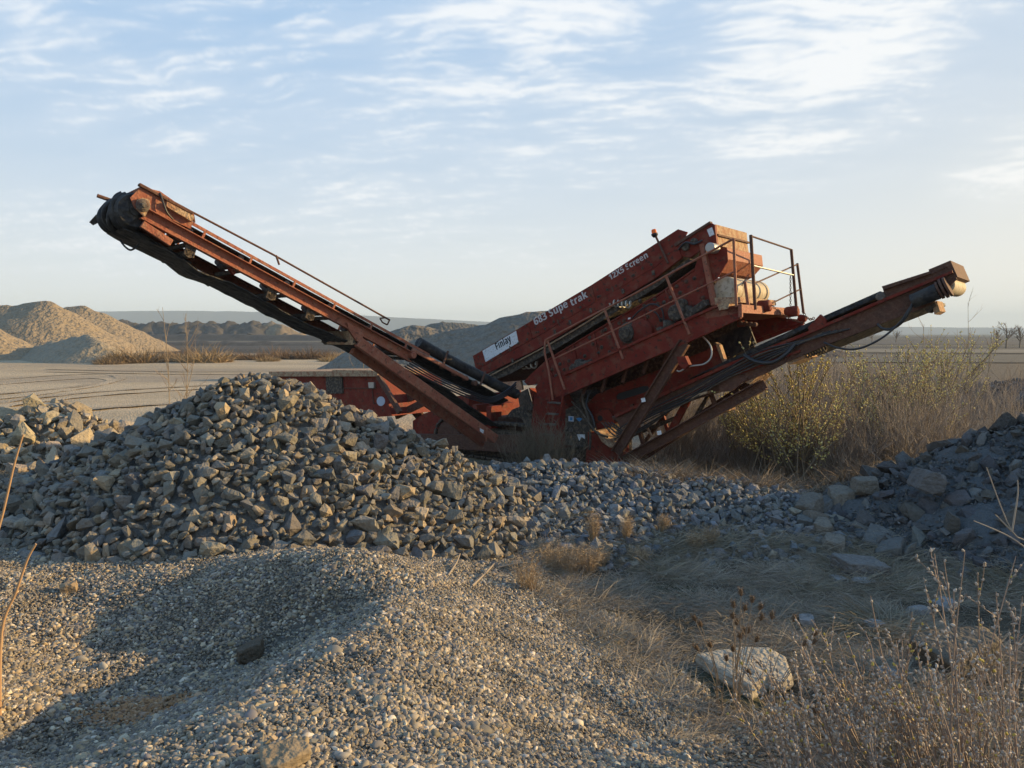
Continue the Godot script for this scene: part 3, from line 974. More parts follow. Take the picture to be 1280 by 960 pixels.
# ---------------------------------------------------------------- far things
func build_far() -> void:
	var nz := noise(71, 0.45, 5)
	var tan_c := Color(0.36, 0.285, 0.19)
	# sand piles at the left: ridge points photo column, row, distance
	var defs := [
		["sand_pile", "large tan sand pile with a humped crest", [[-160, 395, 84], [-20, 378, 84], [20, 381, 84], [50, 375.5, 84], [62, 376, 84], [75, 384, 84]], 0.62, tan_c, 20.0],
		["sand_pile", "long tan sand pile behind the large one, sloping to the dry bushes", [[40, 392, 100], [84, 383, 100], [105, 382, 100], [125, 390, 100]], 0.55, tan_c, 22.0],
		["sand_pile", "tan sand pile cut by the photo edge, before the large pile", [[-130, 385, 70], [-60, 392, 70], [-25, 400, 70]], 0.6, tan_c, 18.0],
		["gravel_pile", "small gravel pile with a dark shaded left face before the sand piles", [[18, 438, 76], [60, 428, 70], [108, 418, 64], [119, 424, 62.5]], 0.6, Color(0.36, 0.3, 0.21), 9.0],
		["spoil_pile", "grey gravel pile behind the red machine with a stepped crest", [[470, 420, 40], [512, 408, 40], [550, 409, 40], [600, 408, 40], [619, 402, 40], [624, 396.5, 40], [660, 391, 40], [700, 387, 40], [790, 384, 40], [860, 400, 40]], 0.6, Color(0.25, 0.215, 0.165), 9.0],
		["spoil_pile", "low flat-topped spoil pile seen over the grey gravel pile", [[535, 406, 130], [552, 402.5, 130], [580, 403, 130], [600, 407, 130]], 0.6, Color(0.2, 0.185, 0.15), 12.0],
		["spoil_pile", "dark low spoil mound in the field behind the right conveyor", [[960, 438, 75], [1030, 436, 75], [1090, 446, 75], [1180, 462, 75]], 0.35, Color(0.1, 0.088, 0.08), 12.0],
	]
	for q in defs:
		var r := ridge_points(q[2])
		var o := thing(q[0], q[1], "pile")
		heap_core("mound", r, q[3], 0.6 if r[0].z > 50 else 0.35, q[4], 0.0, nz, 0.3 if r[0].z > 50 else 0.22, M["sand"], o, q[5], 0.12)
	# scalloped row of stockpiles far left
	rng.seed = 5
	var px := 118.0
	var i := 0
	while px < 362:
		var step := rng.randf_range(11, 17)
		var top := 401.0 + px * 0.004 + rng.randf_range(-1.6, 1.2)
		if px > 345: top = 408
		var r := ridge_points([[px - step * 0.28, top + 0.6, 330], [px + step * 0.28, top + 0.4, 330]])
		var o := thing("stockpile", "dark earth stockpile in the far row across the pit", "pile", Vector3.ZERO, "far row of stockpiles")
		heap_core("mound", r, rng.randf_range(0.5, 0.75), 1.0, Color(0.12, 0.105, 0.085) if px < 335 else Color(0.26, 0.2, 0.13), 0.0, noise(72 + i, 0.12, 4), 2.2, M["far"], o, 11.0)
		px += step
		i += 1
	# dark banks of the pit between yard and stockpiles
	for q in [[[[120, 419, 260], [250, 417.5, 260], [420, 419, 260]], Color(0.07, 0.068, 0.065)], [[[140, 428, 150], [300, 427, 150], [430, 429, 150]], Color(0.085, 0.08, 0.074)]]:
		var r := ridge_points(q[0])
		var o := thing("earth_bank", "dark long earth bank below the far stockpile row" if q[0][0][2] > 200 else "dark long earth bank nearer than the far stockpiles", "earth bank")
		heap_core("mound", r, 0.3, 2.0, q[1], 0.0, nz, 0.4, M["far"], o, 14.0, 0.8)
	# hazy hills on the horizon
	var sky := [[-900, 398], [-300, 396], [60, 391], [130, 389], [240, 388.5], [330, 390], [430, 393], [520, 398], [620, 403], [760, 406], [900, 408], [1010, 407], [1100, 408.5], [1300, 410], [1500, 406], [2200, 404]]
	var mb := MB.new()
	mb.col = Color(0.12, 0.125, 0.12)
	for k in sky.size() - 1:
		var a := at_d(sky[k][0], sky[k][1], 2700); var b := at_d(sky[k + 1][0], sky[k + 1][1], 2700)
		var seg := 6
		for s in seg:
			var p := a.lerp(b, float(s) / seg); var q := a.lerp(b, float(s + 1) / seg)
			p.y += 2.5 * nz.get_noise_1d(p.x * 0.05); q.y += 2.5 * nz.get_noise_1d(q.x * 0.05)
			mb.quad(Vector3(p.x * 0.9, -1, p.z + 300), Vector3(q.x * 0.9, -1, q.z + 300), q, p)
			mb.quad(p, q, Vector3(q.x * 1.1, -1, q.z - 400), Vector3(p.x * 1.1, -1, p.z - 400))
	var hill := part("hills", mb, M["far"], self)
	tag(hill, "long low blue hazy hills along the horizon", "hills", "", "structure")
	# field strips at the right
	for q in [[425, 430, Color(0.055, 0.06, 0.065)], [436, 440, Color(0.19, 0.175, 0.14)], [443, 452, Color(0.1, 0.1, 0.09)]]:
		var m2 := MB.new()
		m2.col = q[2]
		var x0 := 930.0; var x1 := 1500.0
		m2.quad(at_h(x0, q[1], 0.06), at_h(x1, q[1] + 2, 0.06), at_h(x1, q[0] + 1, 0.06), at_h(x0, q[0], 0.06))
		var o := part("field", m2, M["far"], self)
		tag(o, "flat field strip at the right horizon", "field", "", "structure")

	# wheel tracks in the yard
	rng.seed = 17
	var k2 := 0
	for q in [[[-40, 478], [60, 470], [130, 468], [150, 474], [90, 484], [-40, 496]], [[-40, 484], [70, 475], [120, 473], [140, 477], [80, 489], [-40, 503]], [[-60, 512], [100, 492], [260, 482], [420, 474]], [[-60, 518], [100, 497], [260, 486], [420, 477]], [[60, 462], [260, 465], [480, 463]], [[60, 465], [260, 468], [480, 465.5]], [[-40, 530], [120, 512], [300, 500]]]:
		var pts := PackedVector3Array()
		for w in q: pts.append(at_h(w[0], w[1], 0.0))
		pts = rounded(pts, 10)
		var m3 := MB.new()
		m3.col = [Color(0.51, 0.41, 0.28), Color(0.64, 0.51, 0.345)][k2 % 2]
		for j in pts.size() - 1:
			var dir := (pts[j + 1] - pts[j]).normalized()
			var sd := dir.cross(Vector3.UP) * (0.22 if j % 2 else 0.3)
			var dn := (pts[mini(j + 2, pts.size() - 1)] - pts[j]).normalized().cross(Vector3.UP) * (0.3 if j % 2 else 0.22)
			var a := pts[j]; var b := pts[j + 1]
			var y := Vector3(0, 0.006 + 0.004 * k2, 0)
			var g0 := Vector3(0, gh(a.x, -a.z) + 0.012, 0); var g1 := Vector3(0, gh(b.x, -b.z) + 0.012, 0)
			m3.quad(a - sd + y + g0, a + sd + y + g0, b + dn + y + g1, b - dn + y + g1)
		var ot := part("wheel_track", m3, M["ground"], self)
		tag(ot, "curved wheel track pressed into the tan yard", "track", "", "structure")
		k2 += 1

# ---------------------------------------------------------------- the screening machine
var TM := Transform3D()   # machine frame: x along the machine to the right end, z towards the near side
var TC := Transform3D()   # left conveyor frame

func on(T: Transform3D, px: float, py: float, t: float) -> Vector3:
	var inv := T.affine_inverse()
	var o := inv * EYE
	var r := inv.basis * ray(px, py)
	return o + r * ((t - o.z) / r.z)

func outline(T: Transform3D, pts: Array, t: float) -> PackedVector2Array:
	var out := PackedVector2Array()
	for p in pts:
		var q := on(T, p[0], p[1], t)
		out.append(Vector2(q.x, q.y))
	return out

func assembly(called: String, parent: Node) -> Node3D:
	var o := Node3D.new()
	o.name = called
	parent.add_child(o, true)
	return o

# outline read on the near face t1, pushed back to t0
func plate(parent: Node, called: String, T: Transform3D, pts: Array, t0: float, t1: float, m: String) -> MeshInstance3D:
	var mb := MB.new()
	mb.prism(outline(T, pts, t1), t0, t1)
	return part(called, mb, M[m], parent)

func beam(parent: Node, called: String, T: Transform3D, a: Array, b: Array, t: float, h: float, w: float, m: String) -> MeshInstance3D:
	var mb := MB.new()
	mb.bar(on(T, a[0], a[1], t), on(T, b[0], b[1], t), Vector3(0, 0, 1), w, h, 0.006)
	return part(called, mb, M[m], parent)

# a channel section: web with two flanges turned to the near side
func channel(parent: Node, called: String, a: Vector3, b: Vector3, h: float, w: float, m: String, both := false) -> MeshInstance3D:
	var mb := MB.new()
	var x := (b - a).normalized()
	var y := Vector3(0, 0, 1).cross(x).normalized()
	mb.bar(a, b, Vector3(0, 0, 1), 0.014, h, 0.002)
	var zc := 0.0 if both else w * 0.5 + 0.005
	for s in [-1.0, 1.0]:
		var o: Vector3 = y * s * (h * 0.5 - 0.006) + Vector3(0, 0, zc)
		mb.bar(a + o, b + o, Vector3(0, 0, 1), w, 0.014, 0.003)
	return part(called, mb, M[m], parent)

func pipe(parent: Node, called: String, T: Transform3D, pts: Array, r: float, m: String, smooth := false, sides := 8) -> MeshInstance3D:
	var p := PackedVector3Array()
	for q in pts: p.append(on(T, q[0], q[1], q[2]))
	if smooth: p = rounded(p)
	var mb := MB.new()
	if smooth: mb.tube(p, r, r, sides)
	else:
		for k in p.size() - 1: mb.tube(PackedVector3Array([p[k], p[k + 1]]), r, r, sides)
	return part(called, mb, M[m], parent)

func rounded(p: PackedVector3Array, n := 8) -> PackedVector3Array:
	var out := PackedVector3Array()
	for k in p.size() - 1:
		var a := p[maxi(k - 1, 0)]; var b := p[k]; var c := p[k + 1]; var d := p[mini(k + 2, p.size() - 1)]
		for s in n: out.append(b.cubic_interpolate(c, a, d, float(s) / n))
	out.append(p[p.size() - 1])
	return out

# cylinder across the machine with rounded rims; extra = profile bumps
func drum(parent: Node, called: String, T: Transform3D, px: float, py: float, tref: float, t0: float, t1: float, r: float, m: String, sides := 24) -> MeshInstance3D:
	var c := on(T, px, py, tref)
	var mb := MB.new()
	var e := minf(0.015, r * 0.2)
	mb.lathe(Transform3D(Basis(), Vector3(c.x, c.y, 0)), [Vector2(0, t0), Vector2(r - e, t0), Vector2(r, t0 + e), Vector2(r, t1 - e), Vector2(r - e, t1), Vector2(0, t1)], sides)
	return part(called, mb, M[m], parent)

func coil(parent: Node, called: String, a: Vector3, b: Vector3, r: float, wire: float, turns: float, m: String) -> MeshInstance3D:
	var x := (b - a).normalized()
	var y := x.cross(Vector3.UP).normalized()
	var z := x.cross(y)
	var p := PackedVector3Array()
	var n := int(turns * 14)
	for k in n + 1:
		var t := float(k) / n
		var w := TAU * turns * t
		p.append(a.lerp(b, t) + (y * cos(w) + z * sin(w)) * r)
	var mb := MB.new()
	mb.tube(p, wire, wire, 6)
	return part(called, mb, M[m], parent)

func bolt_mesh() -> ArrayMesh:
	var mb := MB.new()
	mb.lathe(Transform3D(), [Vector2(0.034, 0), Vector2(0.034, 0.006), Vector2(0.02, 0.006), Vector2(0.02, 0.024), Vector2(0.014, 0.03), Vector2(0, 0.03)], 8)
	return mb.commit()

func text_on(parent: Node, words: String, T: Transform3D, a: Array, b: Array, t: float, m: String, tall := 1.0) -> void:
	var tm := TextMesh.new()
	var f := SystemFont.new()
	f.font_names = PackedStringArray(["Droid Sans"])
	f.font_weight = 700
	tm.font = f
	tm.font_size = 48
	tm.pixel_size = 0.01
	tm.depth = 0.004
	tm.text = words
	tm.horizontal_alignment = HORIZONTAL_ALIGNMENT_LEFT
	tm.vertical_alignment = VERTICAL_ALIGNMENT_CENTER
	var p := on(T, a[0], a[1], t)
	var q := on(T, b[0], b[1], t)
	var box := tm.get_aabb()
	var s := (q - p).length() / maxf(box.size.x, 0.01)
	var o := MeshInstance3D.new()
	o.mesh = tm
	o.material_override = M[m]
	o.name = "lettering"
	parent.add_child(o, true)
	var x := (q - p).normalized()
	var y := Vector3(0, 0, 1).cross(x)
	var mid := box.position.y + box.size.y * 0.5
	o.transform = Transform3D(Basis(x * s, y * s * tall, Vector3(0, 0, 1)), p - x * box.position.x * s - y * mid * s * tall)

func slab(parent: Node, called: String, c: Array, th: float, m: String) -> MeshInstance3D:
	var mb := MB.new()
	var n: Vector3 = (c[1] - c[0]).cross(c[3] - c[0]).normalized() * th
	mb.quad(c[0], c[1], c[2], c[3])
	mb.quad(c[3] - n, c[2] - n, c[1] - n, c[0] - n)
	for k in 4:
		var a: Vector3 = c[k]; var b: Vector3 = c[(k + 1) % 4]
		mb.quad(a - n, b - n, b, a)
	return part(called, mb, M[m], parent)

func build_machine() -> void:
	TM = Transform3D(Basis(Vector3.UP, deg_to_rad(-38.0)), Vector3(0.766, 0, -12.3))
	TC = Transform3D(Basis(Vector3.UP, deg_to_rad(41.0)), Vector3(-0.51, 0, -12.3))
	var root := thing("screening_machine", "old rusty red tracked screening machine with two raised conveyors", "screening machine", TM.origin)
	root.transform = TM
	left_conveyor(root)
	feed_conveyor(root)
	screen_box(root)
	walkway(root)
	right_conveyor(root)
	chassis(root)

# strip of belt whose middle line is given as (u, v) pairs in the conveyor plane, across t0..t1, with sag across
func belt(parent: Node, called: String, line: PackedVector2Array, t0: float, t1: float, sag: float, wave: float, m: String, trough := 0.0) -> void:
	var mb := MB.new()
	var nz := noise(411, 1.7, 3)
	var na := 8
	var rows := []
	for k in line.size():
		var row := PackedVector3Array()
		for s in na + 1:
			var f := float(s) / na
			var y := line[k].y - sag * sin(PI * f) + trough * pow(absf(f * 2.0 - 1.0), 2.0) + wave * nz.get_noise_2d(line[k].x * 1.5, f * 3.0)
			row.append(Vector3(line[k].x, y, lerpf(t1, t0, f)))
		rows.append(row)
	var th := Vector3(0, -0.014, 0)
	for k in rows.size() - 1:
		for s in na:
			mb.quad(rows[k][s], rows[k + 1][s], rows[k + 1][s + 1], rows[k][s + 1])
			mb.quad(rows[k][s + 1] + th, rows[k + 1][s + 1] + th, rows[k + 1][s] + th, rows[k][s] + th)
		mb.quad(rows[k][0] + th, rows[k + 1][0] + th, rows[k + 1][0], rows[k][0])
		mb.quad(rows[k][na], rows[k + 1][na], rows[k + 1][na] + th, rows[k][na] + th)
	part(called, mb, M[m], parent)

func left_conveyor(root: Node3D) -> void:
	var g := assembly("side_conveyor", root)
	g.transform = TM.affine_inverse() * TC
	var a := on(TC, 184.4, 260.6, 0); var b := on(TC, 515, 440, 0)
	var x := (b - a).normalized()
	var y := Vector3(0, 0, 1).cross(x)
	var L := (b - a).length()
	var e := on(TC, 642, 508, 0)
	var Lt := (e - a).dot(x)
	var P := func(u: float, v: float, t: float) -> Vector3: return a + x * u + y * v + Vector3(0, 0, t)
	# main I-beams, near and far
	for t in [-0.04, -1.02]:
		var mb := MB.new()
		var h := 0.135
		mb.bar(P.call(0, -h / 2, t), P.call(L, -h / 2, t), Vector3(0, 0, 1), 0.012, h, 0.002)
		mb.bar(P.call(-0.02, -0.006, t), P.call(L, -0.006, t), Vector3(0, 0, 1), 0.15, 0.013, 0.003)
		mb.bar(P.call(-0.02, -h, t), P.call(L + 0.05, -h, t), Vector3(0, 0, 1), 0.085, 0.016, 0.003)
		part("main_beam", mb, M["faded"], g)
		# upper side rail carrying the belt edge
		var m2 := MB.new()
		var tt: float = t - 0.03 if t > -0.5 else t + 0.03
		m2.bar(P.call(0.45, 0.118, tt), P.call(L + 0.35, 0.105, tt), Vector3(0, 0, 1), 0.012, 0.036, 0.002)
		m2.bar(P.call(0.45, 0.135, tt - 0.02), P.call(L + 0.35, 0.12, tt - 0.02), Vector3(0, 0, 1), 0.05, 0.012, 0.002)
		part("side_rail", m2, M["faded"], g)
		var m3 := MB.new()
		for k in 6:
			var u := 0.7 + k * (L - 0.8) / 5.0
			m3.bar(P.call(u, -0.01, tt), P.call(u, 0.1, tt), Vector3(0, 0, 1), 0.02, 0.03, 0.003)
		part("rail_bracket", m3, M["faded"], g)
	# carrying belt (troughed) and the return belt below
	var top := PackedVector2Array(); var low := PackedVector2Array()
	for k in 41:
		var u := lerpf(-0.1, Lt, k / 40.0)
		var q: Vector3 = P.call(u, 0.02, 0)
		top.append(Vector2(q.x, q.y))
	belt(g, "carrying_belt", top, -0.92, -0.14, 0.0, 0.006, "rubber", 0.09)
	for k in 61:
		var f := k / 60.0
		var u := lerpf(-0.12, Lt, f)
		var v := -0.30 + 0.08 * smoothstep(0.35, 0.75, f) - 0.05 * exp(-pow((f - 0.16) / 0.03, 2.0)) - 0.01 * sin(f * 21.0) * smoothstep(0.1, 0.3, f) - 0.12 * smoothstep(0.75, 1.0, f)
		var q: Vector3 = P.call(u, v, 0)
		low.append(Vector2(q.x, q.y))
	belt(g, "return_belt", low, -0.86, -0.14, 0.01, 0.025, "rubber")
	# rollers: troughing sets under the carrying belt and return rollers with brackets
	for k in 6:
		var u := 0.55 + k * (L - 0.6) / 5.0
		var mb := MB.new()
		mb.tube(PackedVector3Array([P.call(u, -0.045, -0.35), P.call(u, -0.045, -0.7)]), 0.045, 0.045, 10)
		mb.tube(PackedVector3Array([P.call(u, -0.03, -0.34), P.call(u, 0.05, -0.12)]), 0.04, 0.04, 10)
		mb.tube(PackedVector3Array([P.call(u, -0.03, -0.71), P.call(u, 0.05, -0.94)]), 0.04, 0.04, 10)
		mb.bar(P.call(u + 0.07, -0.1, -0.06), P.call(u + 0.07, -0.1, -1.0), Vector3.UP, 0.05, 0.05)
		part("troughing_rollers", mb, M["steel"], g)
	for q in [0.62, 1.75, 2.35, 3.15]:
		var mb := MB.new()
		mb.bar(P.call(q, -0.13, -0.05), P.call(q + 0.02, -0.27, -0.05), Vector3(0, 0, 1), 0.02, 0.13, 0.004)
		mb.bar(P.call(q, -0.13, -1.0), P.call(q + 0.02, -0.27, -1.0), Vector3(0, 0, 1), 0.02, 0.13, 0.004)
		mb.tube(PackedVector3Array([P.call(q + 0.02, -0.235, -0.04), P.call(q + 0.02, -0.235, -1.02)]), 0.05, 0.05, 12)
		part("return_roller", mb, M["grime"], g)
	beam(g, "red_latch", TC, [286, 334], [293, 343], -0.1, 0.05, 0.06, "red")
	# head drum, wrapped in loose folds of belt
	var c := on(TC, 172, 262, 0)
	var prof := [Vector2(0, -1.06), Vector2(0.14, -1.06), Vector2(0.15, -1.0)]
	var nz := noise(77, 6.0, 2)
	for k in 33:
		var t := -0.99 + k * 0.9 / 32.0
		prof.append(Vector2(0.185 + 0.03 * sin(t * 31.0) * sin(t * 31.0) + 0.02 * nz.get_noise_1d(t * 3.0), t))
	prof.append_array([Vector2(0.15, -0.085), Vector2(0.06, -0.08), Vector2(0.06, -0.06), Vector2(0, -0.06)])
	var md := MB.new()
	md.lathe(Transform3D(Basis(), Vector3(c.x, c.y, 0)), prof, 28)
	part("head_drum", md, M["rubber"], g)
	# loose folds hanging off the drum towards the return run
	for k in 6:
		var t := -0.2 - 0.13 * k
		var p := PackedVector3Array()
		for s in 9:
			var w := lerpf(1.9, 4.6, s / 8.0)
			p.append(Vector3(c.x + cos(w) * (0.2 + 0.025 * sin(k * 2.0 + s)), c.y + sin(w) * (0.2 + 0.03 * sin(k * 1.3)), t - 0.03 * s * sin(k)))
		p.append(P.call(0.3 + 0.1 * k, -0.27 - 0.03 * sin(k), t - 0.05))
		p.append(P.call(0.75 + 0.1 * k, -0.30, t - 0.03))
		var mb := MB.new()
		mb.tube(rounded(p, 4), 0.035, 0.025, 7)
		part("belt_fold", mb, M["rubber"], g)
	# head plates
	var hp := [[163, 247], [173, 237], [181, 234], [198, 242], [243, 271], [239, 286], [184, 261], [177, 268], [168, 259]]
	var hpo := outline(TC, hp, -0.02)
	for t in [-0.03, -1.06]:
		var mb := MB.new()
		mb.prism(hpo.duplicate(), t - 0.012, t)
		part("head_plate", mb, M["faded"], g)
	plate(g, "head_cover", TC, [[176, 233], [200, 239], [243, 269], [242, 274], [198, 245], [178, 238]], -1.0, -0.045, "faded")
	plate(g, "guard_box", TC, [[209, 252], [243, 270], [240, 277], [208, 258]], -0.12, 0.03, "dusty_sunlit")
	beam(g, "head_angle", TC, [173, 230.5], [241, 267], -0.02, 0.035, 0.05, "rusty")
	beam(g, "lower_head_beam", TC, [177, 280], [214, 304], -0.02, 0.085, 0.05, "faded")
	var fl := MB.new()
	var bc := on(TC, 178.5, 257, 0.0)
	fl.prism(outline(TC, [[171, 250], [178, 247.5], [187, 250], [185, 262], [181, 271], [177, 268], [171, 261]], 0.0), -0.02, 0.015)
	part("bearing_plate", fl, M["dusty_sunlit"], g)
	var br := MB.new()
	br.lathe(Transform3D(Basis(), Vector3(bc.x, bc.y, 0.0)), [Vector2(0.075, -0.01), Vector2(0.075, 0.03), Vector2(0.05, 0.045), Vector2(0.05, 0.05), Vector2(0.03, 0.05), Vector2(0.03, 0.075), Vector2(0, 0.08)], 18)
	part("bearing", br, M["steel"], g)
	pipe(g, "head_rod", TC, [[121.5, 244.5, -1.0], [140, 251, -1.0]], 0.024, "rusty")
	plate(g, "far_bearing", TC, [[113, 277], [121, 268], [131, 262], [128, 276], [118, 281]], -1.12, -1.05, "grime")
	pipe(g, "hose", TC, [[150, 300, -0.6], [156, 308, -0.55], [163, 312.5, -0.5], [170, 309, -0.5], [174, 304, -0.45]], 0.012, "hose", true)
	pipe(g, "hose", TC, [[200, 241, 0.0], [205, 256, 0.03], [209, 266, 0.03], [216, 274, 0.0]], 0.012, "hose", true)
	# long rod above the belt
	pipe(g, "guard_rod", TC, [[175, 230, -0.1], [240, 265, -0.1], [340, 317.5, -0.1], [487, 400, -0.1]], 0.014, "rusty")
	pipe(g, "guard_rod_bracket", TC, [[487, 400, -0.1], [484, 406, -0.1], [478, 403, -0.1], [475, 398, -0.1], [482, 397, -0.1]], 0.011, "rusty")
	for q in [[345, 319, 349, 331], [241, 266, 243, 278]]:
		pipe(g, "guard_rod_bracket", TC, [[q[0], q[1], -0.1], [q[2], q[3], -0.08]], 0.014, "rusty")
	# foot: cross beam, bracket, struts down to the chassis
	plate(g, "cross_beam", TC, [[436, 414], [449, 414], [449, 430], [439, 431]], -0.78, -0.06, "dusty_sunlit")
	plate(g, "hinge_bracket", TC, [[434, 403], [456, 414], [452, 429], [446, 426], [436, 412]], -0.05, 0.0, "faded")
	for q in [[[447, 427], [619, 549], -0.04], [[441, 436], [604, 553], -0.36]]:
		var mb := MB.new()
		var s0 := on(TC, q[0][0], q[0][1], q[2]); var s1 := on(TC, q[1][0], q[1][1], q[2])
		mb.bar(s0, s1, Vector3(0, 0, 1), 0.1, 0.15, 0.008)
		part("strut", mb, M["faded"], g)
	beam(g, "strut_lug", TC, [607, 535], [608, 552], 0.03, 0.025, 0.02, "faded")
	plate(g, "sticker", TC, [[600, 535], [605, 538], [604, 542], [600, 539]], 0.015, 0.018, "white")
	beam(g, "tail_rail", TC, [515, 437], [585, 474], -0.02, 0.05, 0.04, "faded")
	drum(g, "pivot_pin", TC, 515, 444, 0, -0.06, 0.06, 0.05, "faded", 12)
	pipe(g, "belt_skirt", TC, [[523, 428, -0.12], [560, 449, -0.12], [600, 470, -0.12], [622, 482, -0.12], [646, 493, -0.12]], 0.085, "rubber", true, 10)
	for q in [[557, 447], [604, 472]]:
		pipe(g, "skirt_clamp", TC, [[q[0] + 3, q[1] - 8, -0.05], [q[0] - 4, q[1] + 10, -0.02]], 0.018, "rusty")
	for k in 4:
		pipe(g, "hose", TC, [[515 - k * 3, 452 + k * 2, -0.03], [545, 470 + k * 3, 0.0], [585, 488 + k * 3, 0.02], [612, 497 + k * 2, 0.0], [632, 489 + k * 2, 0.0], [645, 478 + k * 3, -0.1]], 0.014, "hose", true, 6)
	for q in [[556, 458], [571, 467], [584, 473], [596, 479]]:
		drum(g, "roller_end", TC, q[0], q[1], 0, -0.1, -0.02, 0.045, "rusty", 10)

func feed_conveyor(root: Node3D) -> void:
	var g := assembly("feed_conveyor", root)
	var tn := -0.5
	for q in [[[591, 445], [660, 403.6], [665.5, 424], [595, 462]], [[660.7, 403.1], [739, 356.4], [744.7, 377], [666, 423.7]], [[739.6, 356], [792, 322.6], [847.5, 286.5], [859, 290], [852, 304], [820, 333], [745.4, 376.6]]]:
		plate(g, "side_panel", TM, q, tn - 0.03, tn, "red")
	plate(g, "far_side_panel", TM, [[591, 445], [739, 356.4], [847.5, 286.5], [852, 304], [745, 377], [595, 462]], tn - 1.28, tn - 1.25, "red")
	plate(g, "side_flange", TM, [[595, 462.6], [666, 424.4], [745, 377.2], [820, 333.6], [848, 308], [852, 322], [820, 347], [748, 390], [670, 437], [604, 469]], tn - 0.05, tn + 0.02, "red")
	for q in [[712, 400], [778, 361], [816, 338], [640, 448], [738, 385], [693, 412]]:
		beam(g, "flange_gusset", TM, [q[0], q[1]], [q[0] + 1, q[1] + 6], tn + 0.03, 0.05, 0.012, "grime")
	plate(g, "belt", TM, [[600, 452], [739, 372], [850, 302], [850, 306], [740, 377], [602, 457]], tn - 1.24, tn - 0.035, "rubber")
	plate(g, "return_belt", TM, [[606, 470], [690, 426], [820, 352], [862, 322], [862, 326], [822, 358], [700, 433], [640, 466], [610, 479]], tn - 1.2, tn - 0.04, "grime")
	pipe(g, "edge_trim", TM, [[612, 470, tn], [700, 423, tn], [768, 381, tn]], 0.012, "dusty_sunlit", true)
	# head end
	plate(g, "head_plate", TM, [[840, 318], [844, 305], [887, 278], [893.5, 281], [896, 305], [881, 309], [862, 322]], tn - 0.06, tn + 0.005, "red")
	plate(g, "head_plate_edge", TM, [[842, 305], [887, 276.5], [888, 279], [844, 308]], tn - 0.06, tn + 0.03, "rusty")
	plate(g, "head_cover", TM, [[882, 283], [895, 280.5], [896, 292], [883, 294]], tn - 1.25, tn - 0.065, "dusty_sunlit")
	plate(g, "head_cover_lip", TM, [[882, 294], [898, 292.3], [898, 294.5], [882, 296]], tn - 1.3, tn - 0.05, "rusty")
	plate(g, "head_flap", TM, [[884, 296], [896, 294.7], [898, 307], [885, 308]], tn - 1.25, tn - 0.07, "dusty_sunlit")
	plate(g, "label_plate", TM, [[883.5, 287], [890, 284], [893, 293], [887, 296]], tn + 0.006, tn + 0.009, "white")
	drum(g, "drive_motor", TM, 889, 310, tn + 0.1, tn - 0.06, tn + 0.16, 0.075, "galvanised")
	drum(g, "hydraulic_fitting", TM, 869, 302, tn, tn, tn + 0.07, 0.05, "grime", 12)
	drum(g, "hydraulic_fitting", TM, 858, 309, tn, tn, tn + 0.05, 0.06, "grime", 12)
	pipe(g, "hose", TM, [[848, 312, tn + 0.03], [857, 303, tn + 0.08], [868, 305, tn + 0.08], [878, 300, tn + 0.05]], 0.014, "hose", true)
	pipe(g, "beacon_post", TM, [[835, 329, tn + 0.04], [820, 296, tn + 0.04]], 0.018, "rusty")
	# amber beacon
	var p := on(TM, 818.5, 294, tn + 0.04)
	var ax := Transform3D(Basis(Vector3(1, 0, 0), Vector3(0, 0, -1), Vector3(0, 1, 0)).rotated(Vector3(0, 0, 1), 0.25), p)
	var mb := MB.new()
	mb.lathe(ax, [Vector2(0, -0.03), Vector2(0.03, -0.03), Vector2(0.05, 0.0), Vector2(0.05, 0.025), Vector2(0, 0.025)], 16)
	part("beacon_base", mb, M["black"], g)
	mb = MB.new()
	mb.lathe(ax, [Vector2(0.038, 0.026), Vector2(0.038, 0.075), Vector2(0.03, 0.09), Vector2(0, 0.093)], 16)
	var am := part("beacon_dome", mb, M["amber"], g)
	am.set_meta("label", "amber beacon dome")
	coil(g, "spring", on(TM, 629, 459, tn - 0.15), on(TM, 672, 456, tn - 0.15), 0.055, 0.014, 7.0, "spring")
	coil(g, "spring", on(TM, 764, 379, tn + 0.05), on(TM, 789, 381, tn + 0.05), 0.05, 0.013, 5.0, "spring")
	# bolts along the panel edges and joints
	var bm := bolt_mesh()
	for k in 22:
		var f := (k + 0.5) / 22.0
		var q := [lerpf(598, 842, f), lerpf(459, 312, f) + (2.0 if k % 2 else 0.0)]
		var o := mesh_node("bolt", bm, M["grime" if k % 3 else "rusty"], g)
		o.position = on(TM, q[0], q[1], tn + 0.001)
		o.scale = Vector3(0.7, 0.7, 0.7)
	for q in [[657, 408], [660, 417], [670, 407], [673, 415], [735, 361], [738, 369], [747, 362], [750, 370], [598, 446], [600, 455], [786, 334], [790, 345], [836, 300], [840, 308]]:
		var o := mesh_node("bolt", bm, M["rusty"], g)
		o.position = on(TM, q[0], q[1], tn + 0.001)
		o.scale = Vector3(0.6, 0.6, 0.6)
	for q in [[700, 407.5], [768, 366], [640, 440.5]]:
		beam(g, "joint_cover", TM, [q[0] - 3, q[1] - 8], [q[0], q[1] + 3], tn + 0.004, 0.03, 0.01, "rusty")
	# plates with print
	plate(g, "name_plate", TM, [[603, 438.5], [645, 413.5], [648, 428], [607, 452.5]], tn + 0.002, tn + 0.006, "white")
	text_on(g, "Finlay", TM, [620, 434.5], [638.5, 423.5], tn + 0.008, "black", 1.3)
	for q in [[[605, 440.5], [616, 434]], [[616, 434], [618, 445.5]], [[618, 445.5], [607.5, 451]], [[607.5, 451], [605, 440.5]]]:
		pipe(g, "printed_frame", TM, [[q[0][0], q[0][1], tn + 0.006], [q[1][0], q[1][1], tn + 0.006]], 0.0025, "pale_print", false, 4)
